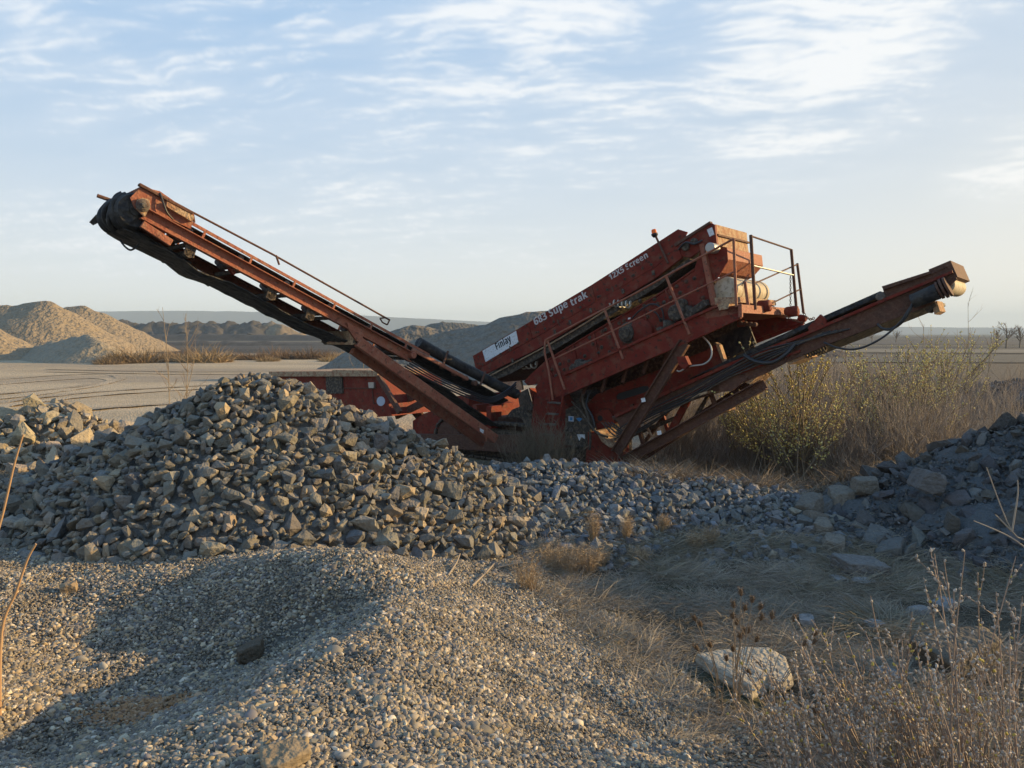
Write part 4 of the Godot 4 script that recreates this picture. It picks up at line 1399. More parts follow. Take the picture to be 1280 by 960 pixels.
	text_on(g, "683 Supe", TM, [668, 404], [709.5, 380.5], tn + 0.002, "worn_white", 0.95)
	text_on(g, "trak", TM, [713, 378.5], [733.5, 366.7], tn + 0.002, "worn_white", 0.95)
	text_on(g, "12X5 Screen", TM, [761.5, 347], [809, 318], tn + 0.002, "worn_white", 0.95)

func screen_box(root: Node3D) -> void:
	var g := assembly("screen_box", root)
	var t := -0.55
	var side := [[655, 477], [661, 470], [681, 452], [700, 440], [760, 404], [820, 370], [868, 336], [877, 309], [893, 381], [780, 447], [707, 490], [692, 492], [679, 479], [660, 482]]
	plate(g, "side_plate", TM, side, t - 0.03, t, "red")
	plate(g, "far_side_plate", TM, side, t - 1.45, t - 1.42, "red")
	plate(g, "screen_deck", TM, [[690, 458], [880, 345], [884, 352], [694, 464]], t - 1.4, t - 0.035, "grime")
	plate(g, "screen_deck", TM, [[700, 482], [888, 372], [890, 377], [704, 488]], t - 1.4, t - 0.035, "grime")
	pipe(g, "top_edge", TM, [[682, 452, t], [700, 440.5, t], [760, 404.5, t], [820, 370.5, t], [868, 337, t]], 0.018, "red")
	# stiffening ribs
	for q in [[716, 431, 722, 456], [742, 416, 752, 466], [803, 381, 814, 424], [832, 362, 838, 380], [684, 452, 693, 478]]:
		beam(g, "rib", TM, [q[0], q[1]], [q[2], q[3]], t + 0.012, 0.03, 0.03, "red")
	var bm := bolt_mesh()
	for q in [[737, 422], [741, 430], [752, 434], [748, 441], [753, 414], [757, 412], [762, 421], [700, 455], [705, 462], [699, 466], [703, 470], [711, 451], [774, 404], [780, 401], [766, 414], [800, 376], [805, 382], [818, 374], [822, 380], [846, 358], [850, 366], [858, 352], [868, 348], [872, 362], [830, 378], [838, 372], [690, 462], [695, 470], [731, 445], [762, 440], [771, 430], [810, 396], [826, 400], [879, 372], [884, 377]]:
		var o := mesh_node("bolt", bm, M["grime" if int(q[0]) % 3 else "rusty"], g)
		o.position = on(TM, q[0], q[1], t + 0.001)
	# shaft housing with its domed cover
	var c := on(TM, 786, 416, t)
	var mb := MB.new()
	mb.lathe(Transform3D(Basis(), Vector3(c.x, c.y, t)), [Vector2(0.17, 0), Vector2(0.17, 0.03), Vector2(0.13, 0.05), Vector2(0.13, 0.09), Vector2(0.08, 0.1), Vector2(0.08, 0.13), Vector2(0.05, 0.135), Vector2(0, 0.14)], 22)
	part("shaft_housing", mb, M["grime"], g)
	c = on(TM, 802, 415, t)
	mb = MB.new()
	mb.lathe(Transform3D(Basis(), Vector3(c.x, c.y, t)), [Vector2(0.22, 0), Vector2(0.2, 0.04), Vector2(0.12, 0.07), Vector2(0, 0.08)], 22)
	part("flywheel_cover", mb, M["red"], g)
	# dirty drive motor and caked earth
	drum(g, "drive_motor", TM, 846, 391, t + 0.15, t, t + 0.22, 0.12, "grime")
	drum(g, "motor_boss", TM, 851, 380, t + 0.1, t, t + 0.16, 0.08, "grime", 14)
	beam(g, "motor_bracket", TM, [856, 398], [884, 378], t + 0.08, 0.1, 0.14, "grime")
	var k := 0
	for q in [[720, 463, 0.13], [729, 459, 0.15], [736, 456, 0.1], [713, 470, 0.11], [838, 408, 0.13], [828, 414, 0.1], [724, 455, 0.1], [860, 388, 0.1]]:
		var o := mesh_node("caked_earth", boulder_mesh(600 + k, Vector3(q[2], q[2], q[2]) * 1.6, 0.15, 0.3, 2), M["grime"], g)
		o.position = on(TM, q[0], q[1], t + 0.05)
		k += 1
	pipe(g, "hose", TM, [[790, 398, t + 0.04], [800, 388, t + 0.08], [815, 380, t + 0.08], [827, 386, t + 0.08], [830, 402, t + 0.06]], 0.013, "hose", true)
	pipe(g, "hose", TM, [[812, 388, t + 0.04], [820, 391, t + 0.08], [826, 401, t + 0.06]], 0.012, "hose", true)
	plate(g, "sticker", TM, [[785, 397.5], [788, 396.5], [788, 398.5], [785, 399.5]], t + 0.001, t + 0.004, "white")
	# end of the box: lit corner post, hood, pale drum
	beam(g, "corner_post", TM, [878, 305], [893, 382], t + 0.05, 0.07, 0.09, "faded")
	plate(g, "discharge_hood", TM, [[880, 316], [908.5, 309.5], [910, 324], [896, 340], [886, 345]], t - 1.4, t + 0.0, "faded")  # hood is red; sunlight on its end is put into the paler paint
	plate(g, "hood_cheek", TM, [[880, 316], [908.5, 309.5], [910, 326], [898, 346], [892, 352], [886, 345]], t + 0.001, t + 0.02, "red")
	drum(g, "end_drum", TM, 905, 362, t, t - 1.35, t - 0.04, 0.19, "cream", 32)
	for q in [-0.25, -0.75, -1.2]:
		drum(g, "drum_band", TM, 905, 362, t, t + q - 0.02, t + q + 0.02, 0.193, "dusty_sunlit", 32)
	plate(g, "drum_guard", TM, [[893, 372], [925, 371], [926, 378], [894, 382]], t - 1.35, t + 0.1, "dusty_sunlit")

func walkway(root: Node3D) -> void:
	var g := assembly("walkway", root)
	plate(g, "edge_beam", TM, [[669, 484], [673, 479], [705, 467], [780, 434], [896, 382], [925, 383], [925, 397], [864, 425], [780, 462], [704, 494], [682, 500], [672, 494]], -0.03, 0.0, "red")
	plate(g, "beam_lip", TM, [[704, 466.5], [896, 380.5], [897, 383.5], [705, 469.5]], -0.03, 0.035, "red")
	plate(g, "beam_lip", TM, [[704, 491.5], [864, 422.5], [925, 395], [925, 398], [864, 426], [704, 495]], -0.03, 0.035, "red")
	plate(g, "tread_deck", TM, [[700, 469], [896, 382.5], [896, 385], [700, 471.5]], -0.5, -0.032, "rusty")
	plate(g, "toe_corner", TM, [[896, 381], [912, 379.5], [909, 386], [899, 388]], -0.4, 0.04, "dusty_sunlit")
	for q in [[[682, 425], [690, 490], true], [[684, 425], [706, 487], false], [[755.5, 386.5], [779, 449], false], [[832.5, 345], [862, 418], false], [[917, 298], [920.5, 384], false]]:
		if q[2]: pipe(g, "post", TM, [[682, 424, 0.02], [681, 440, 0.03], [686, 465, 0.04], [691, 500, 0.04]], 0.017, "faded", true)
		else: beam(g, "post", TM, q[0], q[1], 0.02, 0.035, 0.03, "faded")
	pipe(g, "top_rail", TM, [[682, 425, 0.02], [755.5, 386.5, 0.02], [790, 369, 0.02], [832.5, 345, 0.02], [917, 298.5, 0.02]], 0.016, "faded")
	pipe(g, "middle_rail", TM, [[692, 449, 0.02], [765, 414, 0.02], [844, 375, 0.02], [917, 340, 0.02]], 0.012, "faded")
	# end platform with its cage
	plate(g, "platform", TM, [[880, 388], [926.5, 380.5], [927, 391], [884, 398]], -2.4, 0.0, "faded")
	beam(g, "platform_stop", TM, [925.5, 380], [926, 397], 0.03, 0.05, 0.05, "faded")
	for q in [[938.5, 293.5, 944, 387, -0.5, 0.042, "rusty"], [989, 311.5, 995.5, 386, -1.9, 0.04, "rusty"], [996.5, 329, 1004.5, 392, -2.2, 0.036, "rusty"], [931, 352, 936, 386, -0.35, 0.04, "faded"]]:
		beam(g, "post", TM, [q[0], q[1]], [q[2], q[3]], q[4], q[5], 0.035, q[6])
	pipe(g, "cage_rail", TM, [[938.5, 295, -0.5], [989, 312, -1.9]], 0.014, "rusty")
	pipe(g, "cage_rail", TM, [[941, 332, -0.5], [992, 344, -1.9]], 0.014, "galvanised")  # sunlit rail: its light is put into the paler metal colour
	pipe(g, "cage_rail", TM, [[943, 354.5, -0.5], [996.5, 330.5, -2.2]], 0.012, "rusty")
	pipe(g, "cage_rail", TM, [[965, 379, -1.2], [1000.5, 361.5, -2.2]], 0.012, "rusty")
	plate(g, "chute", TM, [[925, 392], [1006, 400], [1003, 407], [943, 430], [938, 413]], -1.95, -1.9, "red")
	plate(g, "chute_flange", TM, [[940, 421], [1003, 399], [1004, 402], [941, 425]], -1.9, -1.86, "red")
	for q in [[955, 382, 0.17, -0.9], [990, 390, 0.17, -1.6], [1003, 398, 0.12, -1.9], [926, 404, 0.1, -0.7]]:
		var o := mesh_node("hanging_bracket", boulder_mesh(int(q[0]), Vector3(q[2] * 1.2, q[2], q[2]), 0.08, 0.2, 2), M["red"], g)
		o.position = on(TM, q[0], q[1], q[3])
	chain(g, on(TM, 964, 381, -0.9), on(TM, 1006, 404, -1.2), 17, 0.05)
	chain(g, on(TM, 1003, 388, -1.9), on(TM, 1018, 397, -1.7), 8, 0.07)
	chain(g, on(TM, 936, 343, -0.45), on(TM, 927, 357, -0.3), 8, 0.0)
	chain(g, on(TM, 988, 345, -1.85), on(TM, 988, 382, -1.85), 14, 0.0)
	for q in [0, 1, 2, 3]:
		drum(g, "hook_ring", TM, 917 + q * 6, 404 + q * 0.5, -0.4, -0.7, -0.62, 0.035, "rusty", 10)

func chain(parent: Node, a: Vector3, b: Vector3, n: int, sag: float) -> void:
	var mb := MB.new()
	var along := (b - a).normalized()
	for k in n:
		var f := (k + 0.5) / n
		var p := a.lerp(b, f) - Vector3(0, sag * 4.0 * f * (1.0 - f), 0)
		var l := (b - a).length() / n
		var side := along.cross(Vector3(0, 0, 1) if k % 2 else Vector3.UP).normalized()
		var pts := PackedVector3Array()
		for s in 9:
			var w := TAU * s / 8.0
			pts.append(p + along * cos(w) * l * 0.62 + side * sin(w) * l * 0.38)
		mb.tube(pts, l * 0.14, l * 0.14, 5, false)
	part("chain", mb, M["rusty"], parent)

func right_conveyor(root: Node3D) -> void:
	var g := assembly("end_conveyor", root)
	var t := -0.33
	var body := [[768, 521], [905, 459], [960, 437], [1000, 421], [1066, 392], [1107, 375], [1192, 341], [1196, 349], [1164, 381], [1075, 415], [1036, 430], [985, 452], [955, 468], [860, 503], [775, 534]]
	plate(g, "side_frame", TM, body, t - 0.03, t, "rusty")
	plate(g, "far_side_frame", TM, body, t - 1.05, t - 1.02, "rusty")
	plate(g, "top_flange", TM, [[768, 518], [905, 456], [1000, 418], [1107, 372], [1190, 338], [1191, 341], [1107, 376], [1000, 422], [905, 460.5], [769, 522]], t - 0.03, t + 0.05, "red")
	plate(g, "mid_rib", TM, [[790, 519], [905, 471], [1000, 437], [1000, 440], [905, 475], [791, 523]], t, t + 0.03, "red")
	plate(g, "belt", TM, [[860, 474], [905, 452], [1000, 410], [1104, 365], [1188, 330], [1188, 334], [1104, 369], [1000, 414], [905, 456]], t - 1.0, t - 0.04, "rubber")
	plate(g, "return_belt", TM, [[985, 446], [1036, 426], [1075, 411], [1164, 376], [1165, 380], [1075, 416], [1036, 431], [986, 451]], t - 1.0, t - 0.04, "rubber")
	plate(g, "belt_edge", TM, [[930, 440], [1000, 408], [1100, 364], [1102, 371], [1000, 415], [932, 447]], t - 0.2, t - 0.06, "rubber")
	plate(g, "skirt_board", TM, [[1103, 359.5], [1161, 341], [1188, 330], [1194, 345], [1108, 376]], t - 0.04, t - 0.02, "rusty")
	plate(g, "skirt_lip", TM, [[1102, 358], [1162, 339], [1163, 342], [1104, 362]], t - 0.04, t + 0.03, "rusty")
	plate(g, "head_hood", TM, [[1160.5, 337], [1188, 325.5], [1197, 346], [1190, 349], [1184, 333], [1163, 343]], t - 1.0, t - 0.005, "rusty")
	drum(g, "head_drum", TM, 1180, 356, t, t - 0.95, t - 0.04, 0.108, "cream", 28)
	drum(g, "idler", TM, 1101, 371, t, t - 0.1, t + 0.05, 0.055, "steel", 16)
	# hydraulic motor along the frame
	var mb := MB.new()
	mb.tube(PackedVector3Array([on(TM, 1140, 377, t + 0.1), on(TM, 1172, 364, t + 0.1)]), 0.085, 0.1, 16)
	part("drive_motor", mb, M["rubber"], g)
	for q in [[1173, 363.5, 0.11], [1178, 361, 0.125], [1183, 359, 0.125]]:
		mb = MB.new()
		var p := on(TM, q[0], q[1], t + 0.08)
		mb.tube(PackedVector3Array([p, p + Vector3(0.025, 0.012, 0)]), q[2], q[2], 18)
		part("motor_flange", mb, M["rusty"], g)
	plate(g, "scraper_bracket", TM, [[1152, 384], [1167, 376], [1171, 381], [1160, 391]], t - 0.3, t - 0.02, "grime")
	plate(g, "scraper_blade", TM, [[1165, 380], [1171, 376], [1175, 389], [1168, 393]], t - 0.45, t - 0.05, "dusty_sunlit")
	# hoses
	pipe(g, "hose", TM, [[1097, 405, t + 0.06], [1104, 411, t + 0.1], [1115, 411, t + 0.1], [1128, 402, t + 0.12], [1137, 388, t + 0.12], [1142, 377, t + 0.1]], 0.018, "hose", true)
	pipe(g, "hose", TM, [[1030, 428, t + 0.05], [1048, 435, t + 0.1], [1072, 436, t + 0.12], [1100, 424, t + 0.14], [1124, 404, t + 0.14], [1138, 384, t + 0.12], [1150, 372, t + 0.12]], 0.013, "hose", true)
	for k in 5:
		pipe(g, "hose", TM, [[768 + k, 549 - k * 3, t + 0.12], [812, 524 - k * 3.0, t + 0.16], [860, 502 - k * 3.4, t + 0.14], [905, 475 - k * 3.0, t + 0.08], [950, 455 - k * 4.0, t + 0.06], [995 + k * 4, 432 - k * 2.0, t + 0.05], [1030 + k * 8, 415 - k, t + 0.03]], 0.011 + 0.002 * (k % 2), "hose" if k % 3 else "grime", true, 6)
	pipe(g, "hose", TM, [[930, 444, t + 0.08], [945, 452, t + 0.12], [965, 453, t + 0.13], [982, 443, t + 0.12], [994, 430, t + 0.08]], 0.026, "hose", true)
	pipe(g, "cable", TM, [[878, 420, -0.1], [888, 432, -0.05], [889, 446, -0.02], [880, 455, 0.0], [862, 458, 0.02], [850, 464, 0.04], [846, 463, 0.05]], 0.012, "galvanised", true)
	coil(g, "spring", on(TM, 1008, 443, t - 0.1), on(TM, 1033, 434, t - 0.1), 0.045, 0.013, 7.0, "grime")
	plate(g, "cross_member", TM, [[984, 453], [1004, 444], [1006, 447], [986, 456]], t - 0.6, t - 0.03, "dusty_sunlit")
	plate(g, "cross_member", TM, [[931, 478], [941, 467], [948, 470], [937, 480]], t - 0.6, t - 0.03, "dusty_sunlit")
	plate(g, "wing_bracket", TM, [[895, 470], [912, 464], [935, 472], [915, 489], [900, 490]], t + 0.0, t + 0.03, "rusty")
	plate(g, "hinge_plate", TM, [[1010, 409], [1025, 393], [1032, 399], [1033, 407], [1012, 417]], t - 0.05, t + 0.02, "red")
	# inner body over the conveyor, with its slotted side
	var tb := -0.62
	plate(g, "inner_side", TM, [[734, 505], [745, 493], [824, 462], [880, 439], [894, 431], [903, 455], [880, 466], [771, 519], [742, 524]], tb - 0.03, tb, "red")
	plate(g, "slot_shade", TM, [[773, 491], [804, 481.5], [811, 482], [812, 487], [806, 491], [777, 500], [771, 499], [770, 494]], tb, tb + 0.004, "black")  # flat black insert, the inner shade of the slot put into colour
	pipe(g, "slot_rim", TM, [[773, 491, tb], [804, 481.5, tb], [811, 482, tb], [812.5, 487, tb], [806, 491.5, tb], [777, 500.5, tb], [771, 500, tb], [769.5, 495, tb], [773, 491, tb]], 0.012, "red")
	plate(g, "bearing_plate", TM, [[743, 522], [750, 511], [761, 512], [770, 529], [747, 537]], tb + 0.1, tb + 0.16, "red")
	drum(g, "bore_shade", TM, 750, 523, tb + 0.16, tb + 0.1, tb + 0.165, 0.055, "black", 16)  # black disc, the shade inside the open bore painted on
	beam(g, "stiffener", TM, [766, 523], [798, 508], tb + 0.2, 0.06, 0.03, "steel")
	plate(g, "lit_sliver", TM, [[894, 428], [899, 431], [906, 452], [903, 453]], tb - 0.06, tb + 0.05, "dusty_sunlit")  # tan sliver with the sunlight on this edge put into its colour
	plate(g, "dark_backing", TM, [[700, 498], [780, 462], [864, 426], [930, 395], [945, 440], [905, 457], [770, 522], [730, 530]], -1.9, -1.85, "grime")  # added dark backing that fills the shaded gap under the screen
	plate(g, "dark_gap_sheet", TM, [[893, 424], [935, 404], [945, 430], [915, 446], [905, 444]], -1.2, -1.16, "rubber")  # black sheet: the shade under the screen put into its colour

func chassis(root: Node3D) -> void:
	var g := assembly("chassis", root)
	# near leg: a channel from the walkway down to the foot
	var a := on(TM, 857, 428, 0.02); var b := on(TM, 771, 567, 0.02)
	channel(g, "leg", a, b, 0.16, 0.07, "rusty")
	plate(g, "leg_gusset", TM, [[846, 446], [856, 445], [861, 456], [855, 462], [848, 456]], 0.02, 0.12, "red")
	a = on(TM, 779, 577, -0.15); b = on(TM, 957, 480, -0.15)
	channel(g, "landing_leg", a, b, 0.15, 0.09, "rusty")
	a = on(TM, 796, 575, -0.95); b = on(TM, 945, 478, -0.95)
	channel(g, "landing_leg", a, b, 0.16, 0.09, "rusty")
	beam(g, "leg_brace", TM, [838, 540], [862, 496], -0.5, 0.1, 0.06, "red")
	pipe(g, "leg_stay", TM, [[802, 521, -0.3], [815, 546, -0.3]], 0.02, "dusty_sunlit")
	for q in [[[855, 497], [884, 489], [883, 492], [858, 500]], [[867, 521], [900, 513], [900, 516], [868, 525]], [[904, 499], [928, 494], [927, 497], [906, 502]]]:
		plate(g, "lit_leg_end", TM, q, -0.9, -0.2, "dusty_sunlit")  # curved leg ends, the sun on them put into the tan
	for q in [[804, 500], [824, 541]]:
		plate(g, "sticker", TM, [[q[0] - 3, q[1] - 2], [q[0] + 2, q[1] - 3], [q[0] + 3, q[1] + 2], [q[0] - 2, q[1] + 3]], 0.1, 0.104, "white")
	# bracing and pipework between the legs
	for q in [[[742, 536], [862, 488], -0.5, 0.07, "rusty"], [[770, 552], [846, 522], -0.7, 0.06, "grime"], [[790, 505], [806, 562], -0.6, 0.06, "rusty"], [[820, 492], [838, 548], -0.75, 0.05, "red"], [[846, 500], [800, 560], -0.8, 0.05, "rusty"], [[880, 470], [896, 512], -0.6, 0.06, "rusty"], [[905, 462], [870, 520], -0.75, 0.05, "grime"]]:
		beam(g, "brace", TM, q[0], q[1], q[2], q[3], 0.06, q[4])
	for k in 4:
		pipe(g, "hose", TM, [[752 + k * 4, 528, -0.25], [772 + k * 5, 546 - k * 2, -0.2], [800 + k * 6, 540 - k * 5, -0.22], [835 + k * 5, 515 - k * 3, -0.25], [870 + k * 3, 494, -0.28]], 0.012, "hose" if k % 2 else "grime", true, 6)
	for q in [[786, 452], [812, 441], [838, 430], [760, 464], [734, 476]]:
		beam(g, "deck_bracket", TM, [q[0], q[1]], [q[0] - 8, q[1] + 26], -0.25, 0.05, 0.05, "rusty")
	# foot block and panel with stickers
	plate(g, "foot_block", TM, [[733, 540], [750, 545], [766, 560], [770, 590], [732, 592]], -0.8, -0.3, "red")
	plate(g, "foot_edge", TM, [[744, 538], [748, 539], [766, 558], [763, 560], [752, 552]], -0.7, -0.2, "dusty_sunlit")
	plate(g, "valve_panel", TM, [[707, 512], [724, 503], [735, 530], [735, 560], [706, 556]], -0.5, -0.3, "grime")
	plate(g, "sticker", TM, [[710.5, 520], [717, 520.5], [717, 527], [710.5, 526.5]], -0.3, -0.296, "pale_print")
	plate(g, "sticker", TM, [[712.5, 521.5], [715.5, 521.5], [715.5, 525.5], [712.5, 525.5]], -0.296, -0.293, "blue_print")
	plate(g, "sticker", TM, [[720, 523], [724, 522], [728, 523.5], [724, 527]], -0.3, -0.296, "blue_print")
	plate(g, "torn_sticker", TM, [[721, 543], [731, 543], [731, 549], [727, 546], [724, 551]], -0.3, -0.296, "white")
	drum(g, "gauge", TM, 714.5, 537.5, -0.3, -0.3, -0.27, 0.04, "steel", 16)
	pipe(g, "hose", TM, [[732, 486, -0.3], [728, 500, -0.2], [735, 520, -0.15], [738, 545, -0.15], [737, 562, -0.2]], 0.022, "grime", true)
	pipe(g, "hose", TM, [[738, 488, -0.3], [733, 505, -0.2], [741, 522, -0.15], [744, 540, -0.15]], 0.016, "hose", true)
	pipe(g, "hose", TM, [[715, 502, -0.28], [724, 512, -0.2], [732, 522, -0.15], [745, 540, -0.12], [760, 546, -0.15]], 0.018, "grime", true)
	# lower frame and dark underbody
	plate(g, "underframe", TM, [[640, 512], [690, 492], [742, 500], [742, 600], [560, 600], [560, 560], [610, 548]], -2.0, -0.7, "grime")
	plate(g, "frame_panel", TM, [[668, 494], [700, 492], [712, 510], [706, 560], [672, 566], [664, 530]], -0.7, -0.45, "red")
	# open feed boot: flared dark box
	slab(g, "boot_plate", [on(TM, 648, 492, -0.9), on(TM, 660, 486, -0.4), on(TM, 668, 512, -0.5), on(TM, 652, 514, -0.9)], 0.02, "grime")
	slab(g, "boot_plate", [on(TM, 661, 485, -0.4), on(TM, 672, 486, -0.9), on(TM, 682, 508, -0.8), on(TM, 668, 513, -0.5)], 0.02, "red")
	slab(g, "back_plate", [on(TM, 620, 473, -2.2), on(TM, 652, 471, -1.5), on(TM, 655, 487, -1.4), on(TM, 634, 492, -2.0)], 0.03, "dusty_sunlit")
	# ladder
	pipe(g, "ladder_rail", TM, [[690, 490, 0.02], [687, 502, 0.02], [675, 552, 0.0]], 0.018, "red")
	pipe(g, "ladder_rail", TM, [[704, 492, 0.02], [702, 508, 0.02], [692, 556, 0.0]], 0.018, "red")
	for q in [[685, 503, 701, 504], [683, 517, 698, 518], [680, 530, 695, 531], [677, 543, 693, 544]]:
		beam(g, "rung", TM, [q[0], q[1]], [q[2], q[3]], 0.01, 0.03, 0.06, "steel")
	# engine housing with louvres
	plate(g, "engine_housing", TM, [[516, 526], [530, 517], [556, 508], [560, 496], [586, 494], [588, 545], [516, 543]], -2.2, -0.6, "red")
	for k in 8:
		beam(g, "louvre_slat", TM, [557, 523 + k * 2.8], [585, 523.3 + k * 2.8], -0.59, 0.022, 0.04, "rusty")
	for k in 4:
		beam(g, "louvre_slat", TM, [572, 508 + k * 3.2], [586, 508 + k * 3.2], -0.59, 0.022, 0.04, "rusty")
	plate(g, "housing_post", TM, [[590, 506], [596, 506], [596, 534], [590, 533]], -0.8, -0.5, "red")
	plate(g, "housing_post", TM, [[608, 508], [614, 508], [614, 536], [608, 535]], -0.8, -0.5, "red")
	plate(g, "housing_wall", TM, [[586, 500], [616, 506], [616, 540], [586, 540]], -1.6, -0.95, "red")
	plate(g, "yellow_label", TM, [[598, 512], [605, 512], [605, 519], [598, 519]], -0.95, -0.945, "yellow_print")
	plate(g, "frame_rail", TM, [[614, 521], [654, 522], [654, 541], [614, 538]], -1.2, -0.7, "rusty")
	plate(g, "track_guard", TM, [[516, 543], [650, 544], [664, 560], [640, 566], [520, 558]], -1.0, -0.45, "rusty")
	# crawler track
	track(g)
	# rear body seen over the stone heap
	plate(g, "rear_body", TM, [[340, 470], [476, 470], [490, 520], [340, 530]], -2.2, -0.5, "red")
	plate(g, "rear_top_rail", TM, [[336, 464.5], [415, 464], [416, 462.5], [464, 463], [472, 465], [472, 470.5], [336, 470.5]], -2.3, -0.42, "dusty_sunlit")
	plate(g, "rear_pillar", TM, [[407, 471], [427, 471], [428, 492], [408, 492]], -0.5, -0.46, "grime")
	beam(g, "panel_seam", TM, [420, 485], [470, 485.6], -0.49, 0.02, 0.015, "rusty")
	beam(g, "door_edge", TM, [465, 484], [467, 505], -0.49, 0.025, 0.015, "rusty")
	plate(g, "latch", TM, [[460, 478], [467, 478], [467, 485], [461, 485]], -0.5, -0.45, "galvanised")
	var ov := []
	for k in 14:
		var w := TAU * k / 14
		ov.append([476 + 5.2 * cos(w), 501.5 + 6.0 * sin(w)])
	plate(g, "oval_sticker", TM, ov, -0.5, -0.495, "pale_print")
	for q in [[[473, 470], [500, 516], -0.4, 0.1], [[484, 492], [520, 473], -1.2, 0.16], [[488, 508], [548, 480], -1.1, 0.18], [[495, 520], [552, 492], -1.0, 0.14], [[490, 476], [540, 540], -1.4, 0.2]]:
		beam(g, "side_brace", TM, q[0], q[1], q[2], q[3], 0.08, "rusty")

func track(g: Node3D) -> void:
	var a := on(TM, 560, 574, -0.55); var b := on(TM, 668, 580, -0.55)
	var y := 0.36
	var r := 0.33
	var mb := MB.new()
	var n := 14
	for k in n:
		var f := float(k) / n
		for s in [0.0, 1.0]:
			var p := Vector3(lerpf(a.x, b.x, f), y + r - 2.0 * r * s, -0.75)
			mb.cbox(Transform3D(Basis(), p), Vector3((b.x - a.x) / n * 0.86, 0.05, 0.45), 0.008)
	for k in 8:
		var w := PI * (k + 0.5) / 8.0
		for s in [-1.0, 1.0]:
			var c := a if s < 0 else b
			mb.cbox(Transform3D(Basis(Vector3(0, 0, 1), -s * w + PI / 2.0 * 0.0), Vector3(c.x + s * sin(w) * r, y + cos(w) * r, -0.75)), Vector3(0.1, 0.05, 0.45), 0.008)
	part("track_shoes", mb, M["grime"], g)
	mb = MB.new()
	mb.cbox(Transform3D(Basis(), Vector3((a.x + b.x) * 0.5, y, -0.75)), Vector3(b.x - a.x, 0.4, 0.3), 0.03)
	part("track_frame", mb, M["grime"], g)
	for q in [a, b]:
		mb = MB.new()
		mb.lathe(Transform3D(Basis(), Vector3(q.x, y, -0.95)), [Vector2(0, 0), Vector2(r - 0.06, 0), Vector2(r - 0.04, 0.02), Vector2(r - 0.04, 0.38), Vector2(r - 0.06, 0.4), Vector2(0, 0.4)], 20)
		part("track_wheel", mb, M["rusty"], g)

# ---------------------------------------------------------------- plants
# a bent shoot from p; returns its points
func shoot(p: Vector3, dir: Vector3, length: float, bend: float, n := 6) -> PackedVector3Array:
	var out := PackedVector3Array([p])
	var d := dir.normalized()
	var side := Vector3(rng.randfn(), rng.randfn() * 0.3, rng.randfn())
	for k in n:
		d = (d + side * bend / n + Vector3(rng.randfn(), rng.randfn(), rng.randfn()) * bend * 0.5 / n + Vector3(0, 0.05, 0)).normalized()
		p += d * length / n
		out.append(p)
	return out

# a shoot with side twigs; every twig's points are also put into `ends`
func branchy(mb: MB, p: Vector3, dir: Vector3, length: float, r: float, depth: int, twigs: int, ends: Array, spread := 0.6) -> void:
	var pts := shoot(p, dir, length, 0.35, 5)
	mb.tube(pts, r, r * 0.35, 3, false)
	ends.append(pts)
	if depth <= 0: return
	for k in twigs:
		var f := rng.randf_range(0.25, 0.95)
		var i := int(f * 5.0)
		var q := pts[i].lerp(pts[mini(i + 1, 5)], f * 5.0 - i)
		var d := (pts[mini(i + 1, 5)] - pts[i]).normalized() + Vector3(rng.randfn(), rng.randf_range(0.0, 0.7), rng.randfn()) * spread
		branchy(mb, q, d, length * rng.randf_range(0.25, 0.5), r * 0.55, depth - 1, int(twigs * 0.6), ends, spread)

func blade(mb: MB, p: Vector3, dir: Vector3, length: float, w: float, droop: float, n := 3) -> void:
	var d := dir.normalized()
	var side := d.cross(Vector3(rng.randfn(), rng.randfn(), rng.randfn())).normalized() * w
	var a := p - side * 0.5; var b := p + side * 0.5
	for k in n:
		d = (d + Vector3(0, -droop / n, 0)).normalized()
		p += d * length / n
		var s := side * (1.0 - float(k + 1) / n) * 0.5
		if k == n - 1:
			mb.tri(a, b, p)
		else:
			mb.tri(a, b, p + s)
			mb.tri(a, p + s, p - s)
		a = p - s; b = p + s

# small ellipsoid bud or catkin
func bud(mb: MB, p: Vector3, ax: Vector3, l: float, r: float) -> void:
	ax = ax.normalized()
	var x := ax.cross(Vector3(0.3, 0.2, 0.9)).normalized()
	var y := ax.cross(x)
	var ring := []
	for k in 5:
		var w := TAU * k / 5.0
		ring.append(x * cos(w) + y * sin(w))
	for k in 5:
		var n0: Vector3 = ring[k]; var n1: Vector3 = ring[(k + 1) % 5]
		var a := p + ax * l * 0.35 + n0 * r; var b := p + ax * l * 0.35 + n1 * r
		var c := p + ax * l * 0.75 + n0 * r * 0.8; var d := p + ax * l * 0.75 + n1 * r * 0.8
		mb.trin(p, b, a, -ax, n1, n0)
		mb.trin(a, b, d, n0, n1, n1)
		mb.trin(a, d, c, n0, n1, n0)
		mb.trin(c, d, p + ax * l, n0, n1, ax)

func multi(parent: Node, called: String, me: Mesh, xf: Array, cols: Array, m: Material) -> void:
	if xf.is_empty(): return
	var mm := MultiMesh.new()
	mm.transform_format = MultiMesh.TRANSFORM_3D
	mm.use_colors = true
	mm.mesh = me
	mm.instance_count = xf.size()
	for i in xf.size():
		mm.set_instance_transform(i, xf[i])
		mm.set_instance_color(i, cols[i])
	var o := MultiMeshInstance3D.new()
	o.multimesh = mm
	o.material_override = m
	o.name = called
	o.set_meta("kind", "stuff")
	parent.add_child(o, true)

